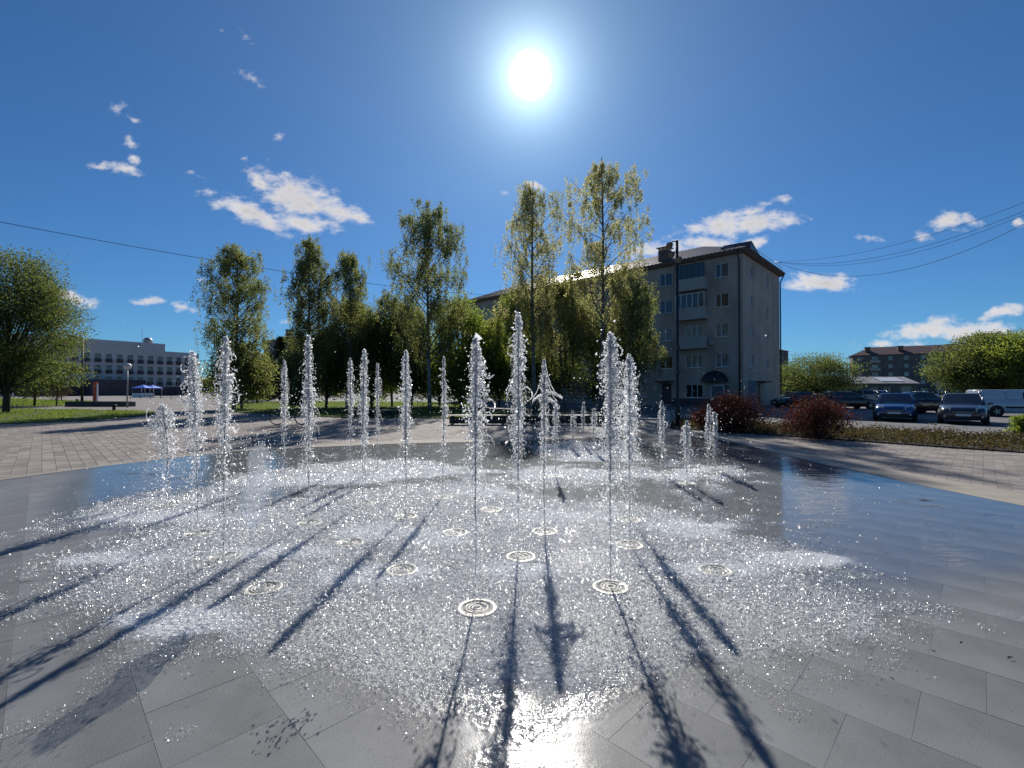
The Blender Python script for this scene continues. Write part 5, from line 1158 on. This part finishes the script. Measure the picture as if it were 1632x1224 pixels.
def bicycle():
    X, Y = P(463, 677)
    root = empty('bicycle', (X, Y, -.002), R(4)); tag(root, 'black bicycle standing on the plaza behind the left jets', 'bicycle')
    r = .33
    for x in (-.56, .50):
        w = empty('wheel', (x, 0, r), 0, root)
        MB().tube([((r - .02) * math.cos(a), 0, (r - .02) * math.sin(a)) for a in np.linspace(0, 2 * math.pi, 33)], .022, 6, cap=False).build('tyre', MT['rubber'], w)
        s = MB()
        for k in range(12): s.tube([(0, 0, 0), ((r - .03) * math.cos(k * math.pi / 6), 0, (r - .03) * math.sin(k * math.pi / 6))], .002, 3, cap=False)
        s.cyl((0, 0, 0), .022, .09, 8, 'y'); s.build('spokes', MT['grey_metal'], w)
    f = MB(); bb = (-.05, 0, .30); st = (.10, 0, .74); hd = (-.40, 0, .78); hb = (-.44, 0, .62); rx = (.50, 0, r); fx = (-.56, 0, r)
    for a, b, q in ((bb, st, .016), (bb, hb, .02), (st, hd, .017), (hb, hd, .02)): f.tube([a, b], q, 8)
    for s in (-.05, .05):
        f.tube([(bb[0], s * .5, bb[2]), (rx[0], s, rx[2])], .010, 6); f.tube([(st[0], s * .4, st[2] - .04), (rx[0], s, rx[2])], .008, 6)
    f.build('frame', MT['black'], root)
    k = MB()
    for s in (-.055, .055): k.tube([(hb[0], s, hb[2]), (fx[0], s, fx[2])], .013, 6)
    k.box((hb[0], 0, hb[2]), (.05, .13, .04)); k.build('fork', MT['black'], root)
    MB().tube([hd, (-.38, 0, .92), (-.40, 0, .97)], .014, 8).build('stem', MT['black'], root)
    MB().tube([(-.34, -.32, .98), (-.41, -.12, .98), (-.41, .12, .98), (-.34, .32, .98)], .013, 8).build('handlebar', MT['black'], root)
    MB().tube([st, (.13, 0, .90)], .013, 8).build('seat_post', MT['grey_metal'], root)
    MB().loft([[(.0, -.02, .92), (.0, .02, .92), (.0, .015, .95), (.0, -.015, .95)], [(.14, -.05, .915), (.14, .05, .915), (.14, .045, .955), (.14, -.045, .955)], [(.27, -.075, .92), (.27, .075, .92), (.27, .065, .97), (.27, -.065, .97)]]).build('saddle', MT['rubber'], root)
    c = MB(); c.cyl((bb[0], -.04, bb[2]), .085, .008, 18, 'y'); c.box((bb[0] + .07, -.075, bb[2] - .05), (.16, .014, .02), rot=Matrix.Rotation(R(35), 3, 'Y')); c.box((bb[0] + .14, -.12, bb[2] - .10), (.08, .08, .02)); c.box((bb[0] - .14, .10, bb[2] + .10), (.08, .08, .02)); c.build('crank', MT['grey_metal'], root)
    MB().tube([(.12, .05, .28), (.20, .26, .0)], .009, 6).build('kickstand', MT['black'], root)
bicycle()

def post(name, px, pb, pt, r, mat, label, cat='lamp post', head=None, Y=None, group=None):
    if Y is None: X, Y = P(px, pb)
    X = XY(px, Y); H = ZY(pt, Y); root = empty(name, (X, Y, -.014)); tag(root, label, cat, group)
    MB().tube([(0, 0, 0), (0, 0, H)], [r, r * .7], 8).build('pole', MT[mat], root)
    if head == 'arm':
        MB().tube([(0, 0, H), (-.5, 0, H + .15), (-.9, 0, H + .15)], .05, 6).build('arm', MT[mat], root); MB().box((-1.1, 0, H + .12), (.6, .25, .1)).build('lamp_head', MT['grey_metal'], root)
    if head == 'ball':
        MB().lathe([(.0, 0), (.22, .05), (.30, .25), (.22, .45), (0, .52)], (0, 0, H), 14).build('lamp_head', MT['white'], root)
    return root
post('lamp_post', 131, 642, 540, .13, 'black', 'tall dark lamp post by the dark planter at the left', head='arm', Y=54)
post('sign_post', 203, 652, 588, .06, 'grey_metal', 'thin grey post beside the right end of the dark planter', 'post', head='ball', Y=41)
post('lamp_post', 98, 637, 600, .06, 'black', 'short dark post on the far lawn left of the dark planter', head='ball', Y=63)
post('lamp_post', 11, 632, 596, .12, 'black', 'dark post near the left edge under the big tree', head=None, Y=75)
def planter():
    Y = 43.5; x0, x1 = XY(112, Y), XY(210, Y)
    root = empty('long_planter', ((x0 + x1) / 2, Y, -.012)); tag(root, 'long dark wooden planter bench at the left, behind the lawn', 'planter'); W = x1 - x0
    for k in range(3): MB().box((0, -.5, .10 + .15 * k), (W, .05, .135)).build('side_board', MT['black'], root)
    for k in range(3): MB().box((0, -.36 + .16 * k, .475), (W, .145, .04)).build('seat_board', MT['dark_panel'], root)
    for s in (-1, 1): MB().box((s * (W / 2 - .03), 0, .225), (.06, .94, .44)).build('end_board', MT['black'], root)
    MB().box((0, .3, .225), (W - .2, .3, .40)).build('soil_box', MT['soil'], root)
planter()
def pillar(px, pb, pt, w, label, Y=None):
    if Y is None: X, Y = P(px, pb)
    X = XY(px, Y); H = ZY(pt, Y); root = empty('info_pillar', (X, Y, -.014)); tag(root, label, 'information pillar', 'orange information pillars')
    MB().box((0, 0, H / 2), (w * .8, w * .4, H)).build('panel', MT['orange'], root, bevel=.02); MB().box((w * .47, 0, H / 2 - .1), (w * .13, w * .35, H - .2)).build('side_strip', MT['white'], root)
    MB().box((0, 0, .05), (w * 1.3, w * .7, .1)).build('base', MT['grey_metal'], root)
pillar(152, 642, 609, .52, 'tall orange pillar standing behind the long dark planter', Y=55)
pillar(18, 628, 613, .75, 'orange pillar at the far left edge beyond the lawns', Y=110)
def kiosk(px, Y, label):
    X = XY(px, Y); root = empty('market_tent', (X, Y, -.014)); tag(root, label, 'tent', 'small blue and white tents on the square')
    for sx in (-1, 1):
        for sy in (-1, 1): MB().tube([(sx * 1.3, sy * 1.2, 0), (sx * 1.3, sy * 1.2, 2.0)], .05, 5).build('leg', MT['grey_metal'], root)
    MB().add([(-1.5, -1.4, 2.0), (1.5, -1.4, 2.0), (1.5, 1.4, 2.0), (-1.5, 1.4, 2.0), (0, 0, 2.7)], [(0, 1, 4), (1, 2, 4), (2, 3, 4), (3, 0, 4), (3, 2, 1, 0)]).build('canopy', MT['blue'], root)
    MB().box((0, -1.1, .45), (2.4, .5, .9)).build('counter', MT['white'], root)
kiosk(228, 100, 'left blue-roofed tent in front of the white building'); kiosk(242, 104, 'right blue-roofed tent in front of the white building')
for px_, Y_, lb in ((182, 34, 'small dark bollard on the lawn edge in front of the planter'), (123, 56, 'small dark bollard on the far lawn beside the lamp post')):
    X_ = XY(px_, Y_); rt = empty('bollard', (X_, Y_, .0)); tag(rt, lb, 'bollard', 'small dark bollards'); MB().lathe([(.10, 0), (.10, .36), (.17, .37), (.17, .44), (0, .46)], n=14).build('post', MT['black'], rt); MB().lathe([(.13, 0), (.13, .03), (.1, .04)], n=14).build('base', MT['grey_metal'], rt)
# low green fence on the far square
def low_fence():
    a = Vector((XY(208, 82), 82, 0)); b = Vector((XY(290, 78), 78, 0)); rt = empty('low_fence', (a.x, a.y, -.012), math.atan2(b.y - a.y, b.x - a.x)); tag(rt, 'low dark rail fence on the square before the white building', 'fence')
    W = (b - a).length; n = 6
    for k in range(n): MB().box((W * k / (n - 1), 0, .3), (.06, .06, .6)).build('fence_post', MT['black'], rt)
    MB().box((W / 2, 0, .58), (W, .03, .04)).build('rail', MT['black'], rt); MB().box((W / 2, 0, .3), (W, .03, .04)).build('rail', MT['black'], rt)
low_fence()
bushy(0, 44, 0, 0, 1500, 'scrub', 'bare little sapling on the far lawn left of the planter', 70, 'young_tree', None, .6, 'tree', X=XY(90, 44), H=2.6, rad=1.2, ncl=30, leafsize=.08)

# overhead cables
def cable(a, b, sag, r, label, group=None):
    a, b = Vector(a), Vector(b); pts = []
    for t in np.linspace(0, 1, 33): q = a.lerp(b, t); q.z -= 4 * sag * t * (1 - t); pts.append(q)
    tag(MB().tube(pts, r, 5).build('overhead_cable', MT['black']), label, 'cable', group)
cable((XY(-160, 30), 30, ZY(322, 30)), (XY(778, 72), 72, ZY(470, 72)), .9, .022, 'single dark cable crossing the sky on the left to the apartment roof')
G = 'cables running from the apartment roof to the right'
A0 = (30.0, 53.6, ZY(416, 53.6))
for (ex, ey, sg, lb, r_) in ((1760, 270, 1.5, 'highest of the cables running right from the apartment roof', .014), (1760, 279, 2.1, 'second highest cable running right from the apartment roof', .016), (1760, 283, 2.35, 'third cable down, close under the second, right of the roof', .014), (1760, 284, 3.6, 'lowest and most sagging cable right of the apartment roof', .018)):
    cable(A0, (XY(ex, 30), 30, ZY(ey, 30)), sg, r_, lb, G)

# small leaves and twigs lying on the wet floor
def litter_leaf(px, py, s, label):
    X, Y = P(px, py); o = MB().add([(-s, 0, .0), (-.3 * s, -.35 * s, .004), (s, 0, .012), (-.2 * s, .4 * s, .010)], [(0, 1, 2, 3)]).build('fallen_leaf', MT['dark_bark']); o.location = (X, Y, .005); o.rotation_euler = (0, .1, random.uniform(-.4, .4)); tag(o, label, 'leaf', 'fallen leaves on the wet floor')
litter_leaf(1604, 1048, .022, 'small dark fallen leaf near the right edge of the grey floor')
litter_leaf(1472, 797, .10, 'dark thin leaf floating on the blue wet area')
litter_leaf(1527, 1024, .012, 'tiny dark leaf left of the larger one on the grey floor')
print('slabs', n1, 'pavers', n2, 'tris', sum(len(o.data.polygons) for o in SC.objects if o.type == 'MESH'))
